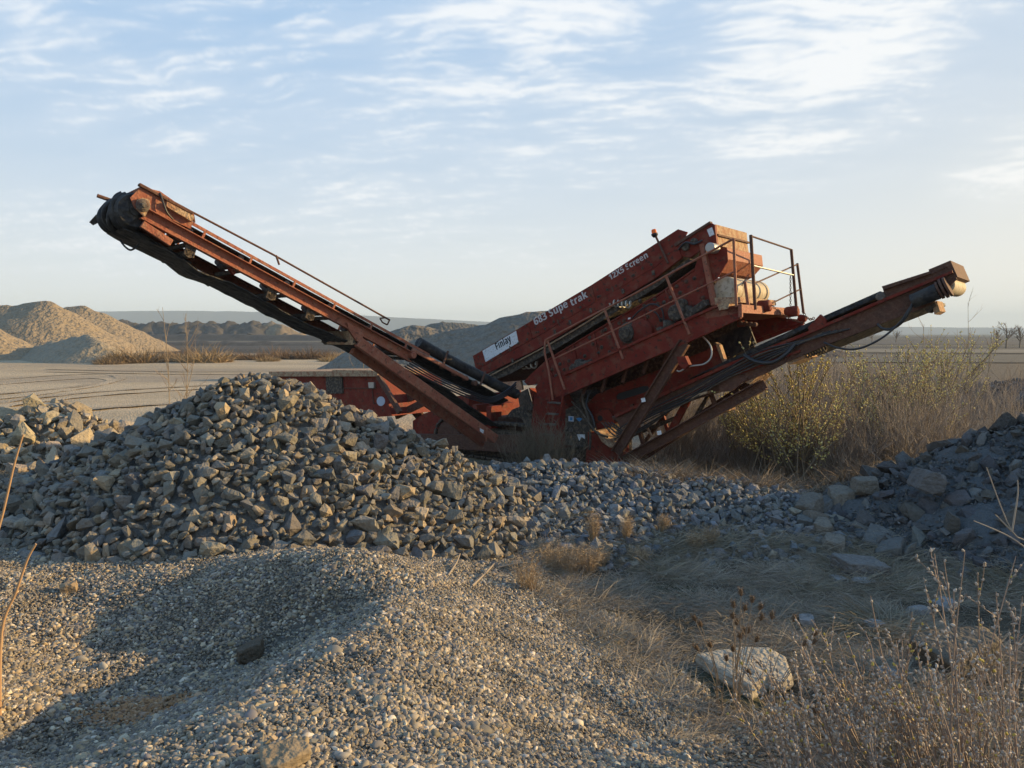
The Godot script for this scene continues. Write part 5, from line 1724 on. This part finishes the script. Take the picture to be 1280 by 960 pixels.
func grass_mesh(sd: int, n: int, r: float, lmin: float, lmax: float, droop: float, w: float, up: float) -> ArrayMesh:
	rng.seed = sd
	var mb := MB.new()
	for k in n:
		var c := rng.randf_range(0.6, 1.3)
		mb.col = Color(c, c * rng.randf_range(0.92, 1.0), c * rng.randf_range(0.78, 1.0))
		var a := rng.randf() * TAU
		var q := sqrt(rng.randf()) * r
		var dir := Vector3(cos(a), up * rng.randf_range(0.4, 1.3), sin(a)) if up < 2.0 else Vector3(rng.randfn() * 0.35, up, rng.randfn() * 0.35)
		blade(mb, Vector3(cos(a + 1.0) * q, 0, sin(a + 1.0) * q), dir, rng.randf_range(lmin, lmax), w * rng.randf_range(0.6, 1.3), droop * rng.randf_range(0.3, 1.4))
	return mb.commit()

func build_grass() -> void:
	var root := thing("dry_grass", "matted dull dry grass on the soil right of the gravel", "grass", Vector3.ZERO, "", "stuff")
	var meshes := []
	for k in 5: meshes.append(grass_mesh(700 + k, 40, 0.09, 0.06, 0.27, 1.3, 0.0044, 0.9))
	rng.seed = 4321
	var nz := noise(63, 0.9, 3)
	var L := [[], [], [], [], []]; var C := [[], [], [], [], []]
	var slab := on_ground(930, 862)
	var made := 0
	var guard := 0
	while made < 12500 and guard < 110000:
		guard += 1
		var d := rng.randf_range(3.3, 9.2)
		var x := rng.randf_range(-0.4, 0.76 * d + 1.2)
		var e := x - gravel_edge(d)
		if Vector2(x - slab.x, d + slab.z).length() < 0.42: continue
		if e < 0.5 and rng.randf() > smoothstep(-0.25, 0.55, e + 0.4 * nz.get_noise_2d(x * 2.0, d * 2.0)): continue
		var g := gh(x, d)
		var h := g
		for q in heaps: h = maxf(h, heap_h(q[0], q[1], x, d))
		if h > g + 0.1 and rng.randf() > 0.06: continue
		if h > g + 0.3: continue
		var v := nz.get_noise_2d(x, d)
		if v < -0.15 and rng.randf() < 0.7: continue
		var s := rng.randf_range(0.5, 1.3) * (1.0 + 0.9 * v)
		var b := Basis(Vector3.UP, rng.randf() * TAU).scaled(Vector3(s, s * rng.randf_range(0.6, 1.1), s))
		var k := rng.randi() % 5
		L[k].append(Transform3D(b, Vector3(x, h - 0.01, -d)))
		var c := Color(0.25, 0.215, 0.17).lerp(Color(0.44, 0.385, 0.3), rng.randf())
		if v > 0.3: c = c.lerp(Color(0.17, 0.16, 0.09), 0.35)
		C[k].append(c)
		made += 1
	for k in 5: multi(root, "grass_blades", meshes[k], L[k], C[k], M["plant"])
	# orange-brown weeds round the feet of the machine and behind the crushed stone
	var weeds := thing("dry_weeds", "rusty brown dead weeds behind the crushed stone at the machine legs", "weeds", Vector3.ZERO, "", "stuff")
	L = [[], [], [], [], []]; C = [[], [], [], [], []]
	for k in 5: meshes[k] = grass_mesh(720 + k, 34, 0.16, 0.14, 0.42, 1.1, 0.006, 1.2)
	rng.seed = 99
	for i in 1000:
		var d := rng.randf_range(9.6, 15.0)
		var x := d * rng.randf_range(0.12, 0.6)
		var h := top_h(x, d)
		if h > 0.5: continue
		var k := rng.randi() % 5
		var s := rng.randf_range(0.7, 1.5)
		L[k].append(Transform3D(Basis(Vector3.UP, rng.randf() * TAU).scaled(Vector3(s, s, s)), Vector3(x, h - 0.02, -d)))
		C[k].append(Color(0.21, 0.155, 0.11).lerp(Color(0.3, 0.25, 0.185), rng.randf()))
	for k in 5: multi(weeds, "weed_stalks", meshes[k], L[k], C[k], M["plant"])
	var stalks := thing("dry_stalks", "pale dry stalks fringing the yard behind the stone heaps", "weeds", Vector3.ZERO, "", "stuff")
	L = [[], [], [], [], []]; C = [[], [], [], [], []]
	for i in 420:
		var d := rng.randf_range(11.5, 19.0)
		var x := d * rng.randf_range(-0.72, -0.26)
		var h := top_h(x, d)
		if h > 0.3: continue
		var k := rng.randi() % 5
		var s := rng.randf_range(0.5, 1.4)
		L[k].append(Transform3D(Basis(Vector3.UP, rng.randf() * TAU).scaled(Vector3(s * 0.7, s, s * 0.7)), Vector3(x, h - 0.02, -d)))
		C[k].append(Color(0.3, 0.23, 0.145).lerp(Color(0.42, 0.34, 0.23), rng.randf()))
	for k in 5: multi(stalks, "stalks", meshes[k], L[k], C[k], M["plant"])
	# upright tufts with feathery heads
	var k := 0
	for q in [[659, 737, 0.34, 0.13, "lone bright straw tuft standing at the edge of the pebble gravel"], [690, 712, 0.3, 0.12, ""], [712, 716, 0.3, 0.14, ""], [735, 716, 0.3, 0.13, ""], [750, 708, 0.22, 0.1, ""], [742, 692, 0.36, 0.06, "slim pale grass plume before the crushed stone"], [783, 688, 0.28, 0.06, ""], [829, 680, 0.2, 0.06, ""], [868, 692, 0.22, 0.09, ""], [888, 690, 0.24, 0.08, ""], [800, 706, 0.18, 0.1, ""]]:
		rng.seed = 800 + k
		var mb := MB.new()
		for i in 170:
			var c := rng.randf_range(0.7, 1.25)
			mb.col = Color(0.38 * c, 0.285 * c, 0.175 * c)
			var a := rng.randf() * TAU
			var rr: float = q[3] * sqrt(rng.randf())
			var p0 := Vector3(cos(a) * rr * 0.5, 0, sin(a) * rr * 0.5)
			var l: float = q[2] * rng.randf_range(0.55, 1.05)
			blade(mb, p0, Vector3(cos(a) * rr * 2.0 + rng.randfn() * 0.1, 1.0, sin(a) * rr * 2.0 + rng.randfn() * 0.1), l, 0.004, 0.35)
			# feathery side hairs near the top
			for j in 3:
				var hp := p0 + Vector3(cos(a) * rr * 0.7, l * rng.randf_range(0.45, 0.95), sin(a) * rr * 0.7)
				blade(mb, hp, Vector3(rng.randfn(), 0.8, rng.randfn()), 0.05, 0.004, 0.5, 2)
		var o := mesh_node("grass_tuft", mb.commit(), M["plant"], self)
		var p := on_ground(q[0], q[1])
		o.position = Vector3(p.x, top_h(p.x, -p.z) - 0.01, p.z)
		tag(o, q[4] if q[4] else "upright straw grass tuft at the foot of the crushed stone", "grass tuft", "upright grass tufts")
		k += 1

func build_teasels() -> void:
	var spots := [["teasel with two heads leaning over the edge of the pale slab", [898, 888], 4.55, [[869, 775], [876, 782], [872, 812]]], ["teasel with a low pair of heads before the pale slab", [902, 884], 4.45, [[888, 808], [908, 825]]], ["tall many-headed teasel standing highest beside the pale slab", [922, 893], 4.5, [[917, 758], [931, 762], [940, 752], [950, 761], [951, 774], [926, 743]]], ["teasel with a tight cluster of heads above the pale slab", [918, 890], 4.6, [[916, 772], [921, 780], [929, 791], [935, 790], [945, 801], [925, 797], [916, 813]]], ["teasel with dark heads at the right edge of the pale slab", [960, 890], 4.3, [[965, 772], [992, 775], [1005, 806], [1017, 794], [1016, 804], [937, 842]]], ["short teasel with two heads among the willow stems", [1030, 930], 3.9, [[1020, 890], [1033, 912]]]]
	var k := 0
	for s in spots:
		rng.seed = 640 + k
		var p := at_h(s[1][0], s[1][1], 0.05)
		var base := at_d(s[1][0], s[1][1], s[2])
		base.y = gh(base.x, -base.z) - 0.01
		var o := thing("teasel", s[0], "teasel", base, "dried teasels by the slab")
		var st := MB.new()
		st.col = Color(0.27, 0.215, 0.15)
		for h in s[3]:
			var tip := at_d(h[0], h[1], s[2] + rng.randf_range(-0.15, 0.15)) - base
			var mid := tip * 0.45 + Vector3(-tip.x * 0.25, 0, rng.randf_range(-0.03, 0.03))
			var pts := rounded(PackedVector3Array([Vector3(rng.randf_range(-0.015, 0.015), 0, 0), mid, tip]), 5)
			st.tube(pts, 0.003, 0.002, 5, false)
			for j in 3:
				var q: Vector3 = pts[2 + rng.randi() % 7]
				st.tube(PackedVector3Array([q, q + Vector3(rng.randfn() * 0.04, 0.05, rng.randfn() * 0.04)]), 0.002, 0.001, 3, false)
			var hd := MB.new()
			var up := (tip - mid).normalized()
			hd.col = Color(0.115, 0.075, 0.045)
			bud(hd, tip - up * 0.012, up, 0.05, 0.0125)
			for j in 90:
				hd.col = Color(0.2, 0.14, 0.085) if j % 2 else Color(0.13, 0.085, 0.05)
				var a := rng.randf() * TAU
				var dir := Vector3(cos(a), rng.randf_range(-0.1, 0.7), sin(a))
				blade(hd, tip + up * rng.randf_range(0.0, 0.042) + Vector3(cos(a), 0, sin(a)) * 0.012, dir, 0.011, 0.003, -0.3, 2)
			for j in 7:
				var a := TAU * j / 7.0
				blade(hd, tip - up * 0.01, Vector3(cos(a), 0.35, sin(a)), 0.045, 0.003, -0.6, 3)
			part("head", hd, M["plant"], o)
		part("stem", st, M["plant"], o)
		k += 1

func build_willows() -> void:
	# foreground shoots with grey catkins: base and tip in the photo, distance
	var sets := [
		["willow shrub with long stems rising highest before the slate heap", 3.5, [[1215, 985, 1168, 692], [1205, 985, 1180, 700], [1200, 980, 1206, 690], [1225, 985, 1222, 715], [1190, 980, 1270, 695], [1210, 985, 1192, 740], [1228, 985, 1160, 742]], 14],
		["willow shrub with stems leaning over the dry grass by the slab", 3.7, [[1150, 985, 1088, 745], [1120, 985, 1140, 765], [1100, 985, 1055, 790], [1080, 985, 1010, 800], [1060, 985, 1000, 812], [1130, 985, 1090, 830]], 18],
		["low tangled willow shrub at the near edge of the grass", 3.5, [[1040, 985, 985, 850], [1020, 985, 990, 900], [1075, 985, 1030, 870], [1010, 985, 950, 905], [1060, 985, 1015, 845]], 20],
		["willow shrub with knotty catkin stems beside the slate heap", 3.3, [[1255, 985, 1245, 740], [1270, 985, 1265, 762], [1290, 985, 1235, 800], [1285, 985, 1278, 745], [1240, 985, 1262, 790]], 14],
		["willow shrub of thin slanting twigs before the tan boulder", 3.4, [[1170, 985, 1120, 800], [1200, 985, 1150, 830], [1160, 985, 1130, 850], [1185, 985, 1110, 860], [1140, 985, 1085, 870]], 20],
	]
	var n := 0
	for s in sets:
		rng.seed = 500 + n
		var bx := 0.0
		for q in s[2]: bx += q[0] / s[2].size()
		var base := at_d(bx, 1000, s[1])
		base.y = gh(base.x, -base.z)
		var o := thing("willow_shrub", s[0], "shrub", base, "foreground willow shrubs")
		var st := MB.new(); var ck := MB.new()
		var list := []
		for q in s[2]: list.append([q[0], q[1], q[2], q[3], 1.0])
		for j in s[3]:
			var q: Array = s[2][rng.randi() % s[2].size()]
			var lean := rng.randf_range(-110, 15)
			var up := rng.randf_range(60, 170)
			var b0: float = q[0] + rng.randf_range(-45, 45)
			list.append([b0, 985, b0 + lean, 960 - up, 0.6])
		for q in list:
			var d: float = s[1] + rng.randf_range(-0.35, 0.45)
			var a := at_d(q[0], q[1], d)
			a.y = gh(a.x, -a.z) - 0.02
			var b := at_d(q[2], q[3], d + rng.randf_range(-0.1, 0.1))
			var m := a.lerp(b, 0.5) + Vector3(rng.randfn() * 0.03, 0.02, rng.randfn() * 0.03)
			var pts := rounded(PackedVector3Array([a - base, m - base, b - base]), 6)
			var cc := rng.randf_range(0.75, 1.2)
			st.col = Color(0.3 * cc, 0.235 * cc, 0.19 * cc)
			st.tube(pts, 0.0055 * q[4] + 0.001, 0.0018, 4, false)
			var all := [pts]
			for j in 4:
				var i := rng.randi_range(3, 10)
				var dir := (pts[i + 1] - pts[i]).normalized() + Vector3(rng.randfn() * 0.5, 0.3, rng.randfn() * 0.4)
				var tw := shoot(pts[i], dir, rng.randf_range(0.08, 0.25), 0.3, 4)
				st.tube(tw, 0.0025, 0.0012, 3, false)
				all.append(tw)
			for w in all:
				for i in range(1 if w.size() < 8 else 5, w.size()):
					for j in 2:
						if rng.randf() < 0.3: continue
						var u: Vector3 = w[i].lerp(w[i - 1], rng.randf())
						var al: Vector3 = (w[i] - w[i - 1]).normalized()
						var yel := rng.randf() < 0.05
						var v := rng.randf_range(0.6, 1.3)
						ck.col = Color(0.5, 0.4, 0.1) if yel else Color(0.42 * v, 0.37 * v, 0.31 * v)
						bud(ck, u, al + Vector3(rng.randfn(), rng.randfn(), rng.randfn()) * 0.5, rng.randf_range(0.014, 0.025), rng.randf_range(0.005, 0.008))
		part("stems", st, M["plant"], o)
		part("catkins", ck, M["plant"], o)
		n += 1
	# yellow catkin bushes behind the boulders
	n = 0
	for s in [["bright yellow catkin bush nearest the right conveyor", 1000, 618, 11.6, 915, 1080, 446, 52], ["yellow catkin bush beyond the boulder row, before the gravel bank", 1105, 600, 13.5, 1050, 1215, 436, 60], ["sparse tall catkin bush reaching above the far fields", 1175, 560, 17.0, 1115, 1250, 424, 46], ["pale catkin bush low under the conveyor legs", 950, 590, 13.0, 900, 985, 500, 30]]:
		rng.seed = 540 + n
		var base := at_d(s[1], s[2], s[3])
		base.y = 0.0
		var o := thing("catkin_bush", s[0], "bush", base, "yellow catkin bushes")
		var st := MB.new(); var ck := MB.new()
		for j in s[7]:
			var tip := at_d(rng.randf_range(s[4], s[5]), lerpf(s[6], s[2] - 60, pow(rng.randf(), 1.6)), s[3] + rng.randf_range(-0.8, 0.8)) - base
			var a := Vector3(rng.randfn() * 0.3, -0.02, rng.randfn() * 0.3)
			var cc := rng.randf_range(0.7, 1.2)
			st.col = Color(0.26 * cc, 0.205 * cc, 0.14 * cc)
			var pts := rounded(PackedVector3Array([a, a.lerp(tip, 0.5) + Vector3(rng.randfn() * 0.08, 0.05, 0), tip]), 5)
			st.tube(pts, 0.014, 0.005, 4, false)
			var all := [pts]
			for t in 6:
				var i := rng.randi_range(3, 9)
				var tw := shoot(pts[i], (tip - a).normalized() + Vector3(rng.randfn() * 0.5, 0.3, rng.randfn() * 0.5), rng.randf_range(0.2, 0.6), 0.3, 5)
				st.tube(tw, 0.005, 0.003, 3, false)
				all.append(tw)
			for w in all:
				for i in range(2 if w.size() < 8 else 5, w.size()):
					for t in 2:
						if rng.randf() < 0.3: continue
						var u: Vector3 = w[i].lerp(w[i - 1], rng.randf())
						var v := rng.randf_range(0.7, 1.25)
						ck.col = Color(0.72 * v, 0.63 * v, 0.24 * v) if rng.randf() < 0.75 else Color(0.45 * v, 0.41 * v, 0.28 * v)
						bud(ck, u, Vector3(rng.randfn(), 0.8, rng.randfn()), rng.randf_range(0.026, 0.042), rng.randf_range(0.011, 0.016))
		part("stems", st, M["plant"], o)
		part("catkins", ck, M["plant"], o)
		n += 1

func build_brush() -> void:
	# brown thicket behind the machine at the right
	var root := thing("brushwood", "brown leafless brushwood thicket behind the machine and boulders", "brushwood", Vector3.ZERO, "", "stuff")
	var meshes := []
	for k in 5:
		rng.seed = 560 + k
		var mb := MB.new()
		for j in 16:
			var c := rng.randf_range(0.65, 1.3)
			mb.col = Color(c, c * 0.97, c * 0.93)
			branchy(mb, Vector3(rng.randfn() * 0.2, 0, rng.randfn() * 0.2), Vector3(rng.randfn() * 0.35, 1.0, rng.randfn() * 0.35), rng.randf_range(0.7, 1.4), 0.008, 2, 5, [], 0.5)
		meshes.append(mb.commit())
	rng.seed = 565
	var L := [[], [], [], [], []]; var C := [[], [], [], [], []]
	var nz := noise(66, 0.25, 2)
	var made := 0
	var guard := 0
	while made < 420 and guard < 20000:
		guard += 1
		var d := rng.randf_range(11.3, 27.0)
		var r := rng.randf_range(0.15, 0.66)
		var x := d * r
		if d < 12.5 and r < 0.36: continue
		if r < 0.2 and d < 16.0: continue
		var h := top_h(x, d)
		if h > 0.45: continue
		if r > 0.53 and rng.randf() < 0.75: continue
		var k := rng.randi() % 5
		var s := rng.randf_range(0.65, 1.15) * (1.0 + 0.5 * nz.get_noise_2d(x, d)) * lerpf(0.8, 0.95, smoothstep(12.0, 20.0, d))
		L[k].append(Transform3D(Basis(Vector3.UP, rng.randf() * TAU).scaled(Vector3(s, s, s)), Vector3(x, h - 0.03, -d)))
		C[k].append(Color(0.24, 0.2, 0.17).lerp(Color(0.38, 0.335, 0.28), rng.randf()))
		made += 1
	for k in 5: multi(root, "twigs", meshes[k], L[k], C[k], M["plant"])
	# dead vines hanging on the machine's feet
	var v := thing("dead_vines", "grey-brown dead vines tangled round the ladder and track of the machine", "vines", Vector3.ZERO, "", "stuff")
	L = [[], [], [], [], []]; C = [[], [], [], [], []]
	rng.seed = 567
	for i in 16:
		var p := at_d(rng.randf_range(640, 735), 585, rng.randf_range(10.9, 11.8))
		var k := rng.randi() % 5
		var s := rng.randf_range(0.3, 0.62)
		L[k].append(Transform3D(Basis(Vector3.UP, rng.randf() * TAU).scaled(Vector3(s, s, s)), Vector3(p.x, top_h(p.x, -p.z) - 0.05, p.z)))
		C[k].append(Color(0.2, 0.16, 0.11))
	for k in 5: multi(v, "vine_twigs", meshes[k], L[k], C[k], M["plant"])
	# dry bushes along the far side of the yard
	var bush := []
	for k in 4:
		rng.seed = 580 + k
		var mb := MB.new()
		for j in 620:
			var c := rng.randf_range(0.55, 1.35)
			mb.col = Color(c, c * 0.95, c * 0.85)
			var a := rng.randf() * TAU
			var q := sqrt(rng.randf()) * 0.8
			blade(mb, Vector3(cos(a) * q, 0, sin(a) * q), Vector3(cos(a) * q * 0.6 + rng.randfn() * 0.3, 1.0, sin(a) * q * 0.6 + rng.randfn() * 0.3), rng.randf_range(0.35, 0.9) * (1.1 - q * 0.6), 0.03, 1.3)
		bush.append(mb.commit())
	var n := 0
	rng.seed = 590
	for q in [[150, 452, 60, 1.5, 0], [172, 452, 61, 1.9, 0], [190, 452, 62, 1.6, 0], [212, 451, 64, 1.3, 0], [232, 451, 66, 1.7, 1], [256, 452, 62, 2.0, 2], [280, 450, 68, 1.4, 1], [300, 450, 68, 1.3, 1], [322, 450, 68, 1.5, 1], [345, 450, 70, 1.5, 1], [368, 450, 70, 1.7, 1], [388, 450, 70, 1.6, 1], [408, 450, 70, 1.3, 1], [430, 450, 70, 1.2, 2], [450, 451, 68, 1.2, 1], [135, 454, 58, 1.0, 0], [335, 452, 64, 0.9, 2], [415, 452, 64, 1.1, 2]]:
		var p := at_d(q[0], q[1], q[2])
		var o := mesh_node("dry_bush", bush[n % 4], M["plant"].duplicate(), self)
		o.material_override.albedo_color = srgb8([Color(0.26, 0.19, 0.115), Color(0.22, 0.15, 0.095), Color(0.36, 0.27, 0.16)][q[4]])
		o.position = Vector3(p.x, -0.02, p.z)
		o.scale = Vector3(q[3] * 1.3, q[3] * rng.randf_range(0.95, 1.5), q[3] * 1.2)
		o.rotation.y = rng.randf() * TAU
		tag(o, "straw-coloured tall sedge clump at the far edge of the yard" if n == 5 else ["tan dry bush on the toe of the sand piles", "brown dry bush along the far edge of the yard", "pale dry bush along the far edge of the yard"][q[4]], "bush", "dry bushes across the yard")
		n += 1
	# thin saplings beside the stone heap and on the right
	n = 0
	for q in [[212, 515, 203, 384, 22.0, "tall thin bare sapling behind the left slope of the stone heap"], [232, 505, 232, 392, 22.5, "second thin bare sapling behind the left slope of the stone heap"], [222, 510, 245, 440, 21.5, "short bare shoot beside the two thin saplings"], [1208, 470, 1210, 378, 30.0, "lone bare forked sapling before the right horizon"], [1232, 470, 1240, 415, 31.0, "small slanting bare sapling by the lone forked one"], [1148, 470, 1155, 405, 30.0, "slim bare sapling just left of the lone forked one"], [448, 470, 455, 425, 24.0, "pale dry stalk bush under the foot of the left conveyor"]]:
		rng.seed = 610 + n
		var a := at_d(q[0], q[1], q[4]); a.y = 0.0
		var b := at_d(q[2], q[3], q[4])
		var o := thing("sapling", q[5], "sapling", a, "thin bare saplings")
		var mb := MB.new()
		mb.col = Color(0.26, 0.2, 0.13)
		var tr := rounded(PackedVector3Array([Vector3.ZERO, (b - a) * 0.5 + Vector3(0.05, 0, 0), b - a]), 6)
		mb.tube(tr, 0.014, 0.005, 5)
		part("trunk", mb, M["plant"], o)
		mb = MB.new()
		mb.col = Color(0.28, 0.21, 0.14)
		for j in 12:
			var i := rng.randi_range(2, 11)
			branchy(mb, tr[i], Vector3(rng.randfn() * 0.6, 0.9, rng.randfn() * 0.6), rng.randf_range(0.3, 0.9), 0.008, 1, 3, [], 0.4)
		part("twigs", mb, M["plant"], o)
		n += 1
	# bare trees far right
	n = 0
	for q in [[1258, 424, 400, 402, 120], [1246, 424, 412, 0, 130], [1275, 424, 408, 0, 125], [1120, 424, 411, 0, 200], [1090, 424, 412, 0, 200]]:
		rng.seed = 630 + n
		var d: float = q[4]
		var a := at_d(q[0], q[1], d); a.y = 0.0
		var hgt := at_d(q[0], q[2], d).y
		var o := thing("bare_tree", "leafless tree on the right horizon, the tallest there" if n == 0 else "small leafless tree on the right horizon", "tree", a, "bare trees on the right horizon")
		var tm := MB.new()
		tm.col = Color(0.16, 0.13, 0.1)
		tm.tube(PackedVector3Array([Vector3.ZERO, Vector3(0.05, hgt * 0.35, 0), Vector3(0.0, hgt * 0.7, 0)]), 0.12, 0.05, 6)
		part("trunk", tm, M["plant"], o)
		var mb := MB.new()
		mb.col = Color(0.17, 0.14, 0.11)
		for j in 14:
			branchy(mb, Vector3(0, hgt * rng.randf_range(0.25, 0.65), 0), Vector3(rng.randfn() * 0.8, 0.8, rng.randfn() * 0.8), hgt * rng.randf_range(0.3, 0.5), 0.05, 2, 5, [], 0.6)
		part("crown", mb, M["plant"], o)
		n += 1
	# dry stalks near the camera at the left edge
	n = 0
	for q in [["orange-brown bare branch rising beside the pale rubble", [[-20, 735], [4, 640], [18, 580], [29, 543]], 4.4], ["short broken bare twig standing in the gravel", [[2, 790], [20, 740], [34, 700], [45, 680]], 3.8]]:
		rng.seed = 650 + n
		var p := PackedVector3Array()
		for w in q[1]: p.append(at_d(w[0], w[1], q[2]))
		var base := Vector3(p[0].x - 0.03, gh(p[0].x, -p[0].z) - 0.02, p[0].z)
		var pts := PackedVector3Array([Vector3.ZERO])
		for w in p: pts.append(w - base)
		var o := thing("bare_branch", q[0], "branch", base)
		var mb := MB.new()
		mb.col = Color(0.42, 0.27, 0.15)
		pts = rounded(pts, 5)
		mb.tube(pts, 0.009, 0.005, 7)
		part("stem", mb, M["plant"], o)
		mb = MB.new()
		mb.col = Color(0.3, 0.22, 0.15)
		for j in 7: branchy(mb, pts[rng.randi_range(1, 9)], Vector3(rng.randfn() * 0.8, 0.7, rng.randfn() * 0.4), rng.randf_range(0.1, 0.28), 0.0028, 1, 2, [], 0.5)
		part("twigs", mb, M["plant"], o)
		n += 1
	# pale bare branch at the right edge
	rng.seed = 660
	var base := at_d(1330, 800, 4.6)
	base.y = gh(base.x, -base.z)
	var ob := thing("bare_branch", "pale bare forked branch over the slate heap", "branch", base)
	var pm := MB.new()
	pm.col = Color(0.36, 0.31, 0.25)
	for w in [[[1330, 900], [1300, 700], [1265, 664], [1233, 584]], [[1265, 664], [1244, 643]], [[1300, 700], [1264, 672], [1217, 651]], [[1265, 664], [1272, 620], [1272, 600]]]:
		var p := PackedVector3Array()
		for u in w: p.append(at_d(u[0], u[1], 4.6) - base)
		if w.size() == 4 and w[0][0] == 1330: p[0] = Vector3(0, -0.02, 0)
		pm.tube(rounded(p, 5), 0.006, 0.003, 5, false)
	part("stem", pm, M["plant"], ob)
	# stray straw and sticks on the ground
	n = 0
	for q in [[590, 735, 618, 708], [620, 712, 660, 707], [560, 722, 575, 700]]:
		rng.seed = 670 + n
		var a := on_ground(q[0], q[1]); var b := on_ground(q[2], q[3])
		a.y += 0.015; b.y = top_h(b.x, -b.z) + 0.03
		var mb := MB.new()
		mb.col = Color(0.3, 0.25, 0.19)
		mb.tube(rounded(PackedVector3Array([Vector3.ZERO, (b - a) * 0.5 + Vector3(0.02, 0.02, 0.02), b - a]), 4), 0.011, 0.006, 6)
		var o := mesh_node("driftwood_stick", mb.commit(), M["plant"], self)
		o.position = a
		tag(o, ["weathered stick leaning on the foot of the brown-grey heap", "weathered stick lying between gravel and straw tufts", "short weathered stick at the heap foot"][n], "stick")
		n += 1

func build_plants() -> void:
	build_grass()
	build_teasels()
	build_willows()
	build_brush()

func _ready() -> void:
	# camera
	var cam := Camera3D.new()
	cam.name = "camera"
	cam.position = EYE
	cam.rotation.x = pitch
	cam.fov = rad_to_deg(2.0 * atan(480.0 / F))
	cam.near = 0.05
	cam.far = 9000.0
	add_child(cam)
	cam.current = true
	# sky and exposure
	var env := Environment.new()
	env.background_mode = Environment.BG_SKY
	var sky := Sky.new()
	var pano := PanoramaSkyMaterial.new()
	pano.panorama = ImageTexture.create_from_image(sky_image())
	sky.sky_material = pano
	env.sky = sky
	env.tonemap_mode = Environment.TONE_MAPPER_LINEAR
	env.tonemap_exposure = 1.52
	env.sdfgi_enabled = true
	env.ssao_enabled = true
	env.ssil_enabled = true
	env.fog_enabled = true
	env.fog_density = 0.00033
	env.fog_light_color = Color(0.84, 0.93, 1.0)
	var we := WorldEnvironment.new()
	we.name = "world_environment"
	we.environment = env
	add_child(we)
	# low sun at the right
	var sun := DirectionalLight3D.new()
	sun.name = "sun"
	sun.light_energy = 1.6
	sun.light_color = Color(1.0, 0.85, 0.6)
	sun.light_angular_distance = 0.5
	sun.shadow_enabled = true
	sun.look_at_from_position(Vector3.ZERO, -sun_dir(), Vector3.UP)
	add_child(sun)

	make_materials()
	make_heights()
	build_ground()
	build_far()
	build_heaps()
	build_machine()
	build_boulders()
	build_gravel()
	build_plants()
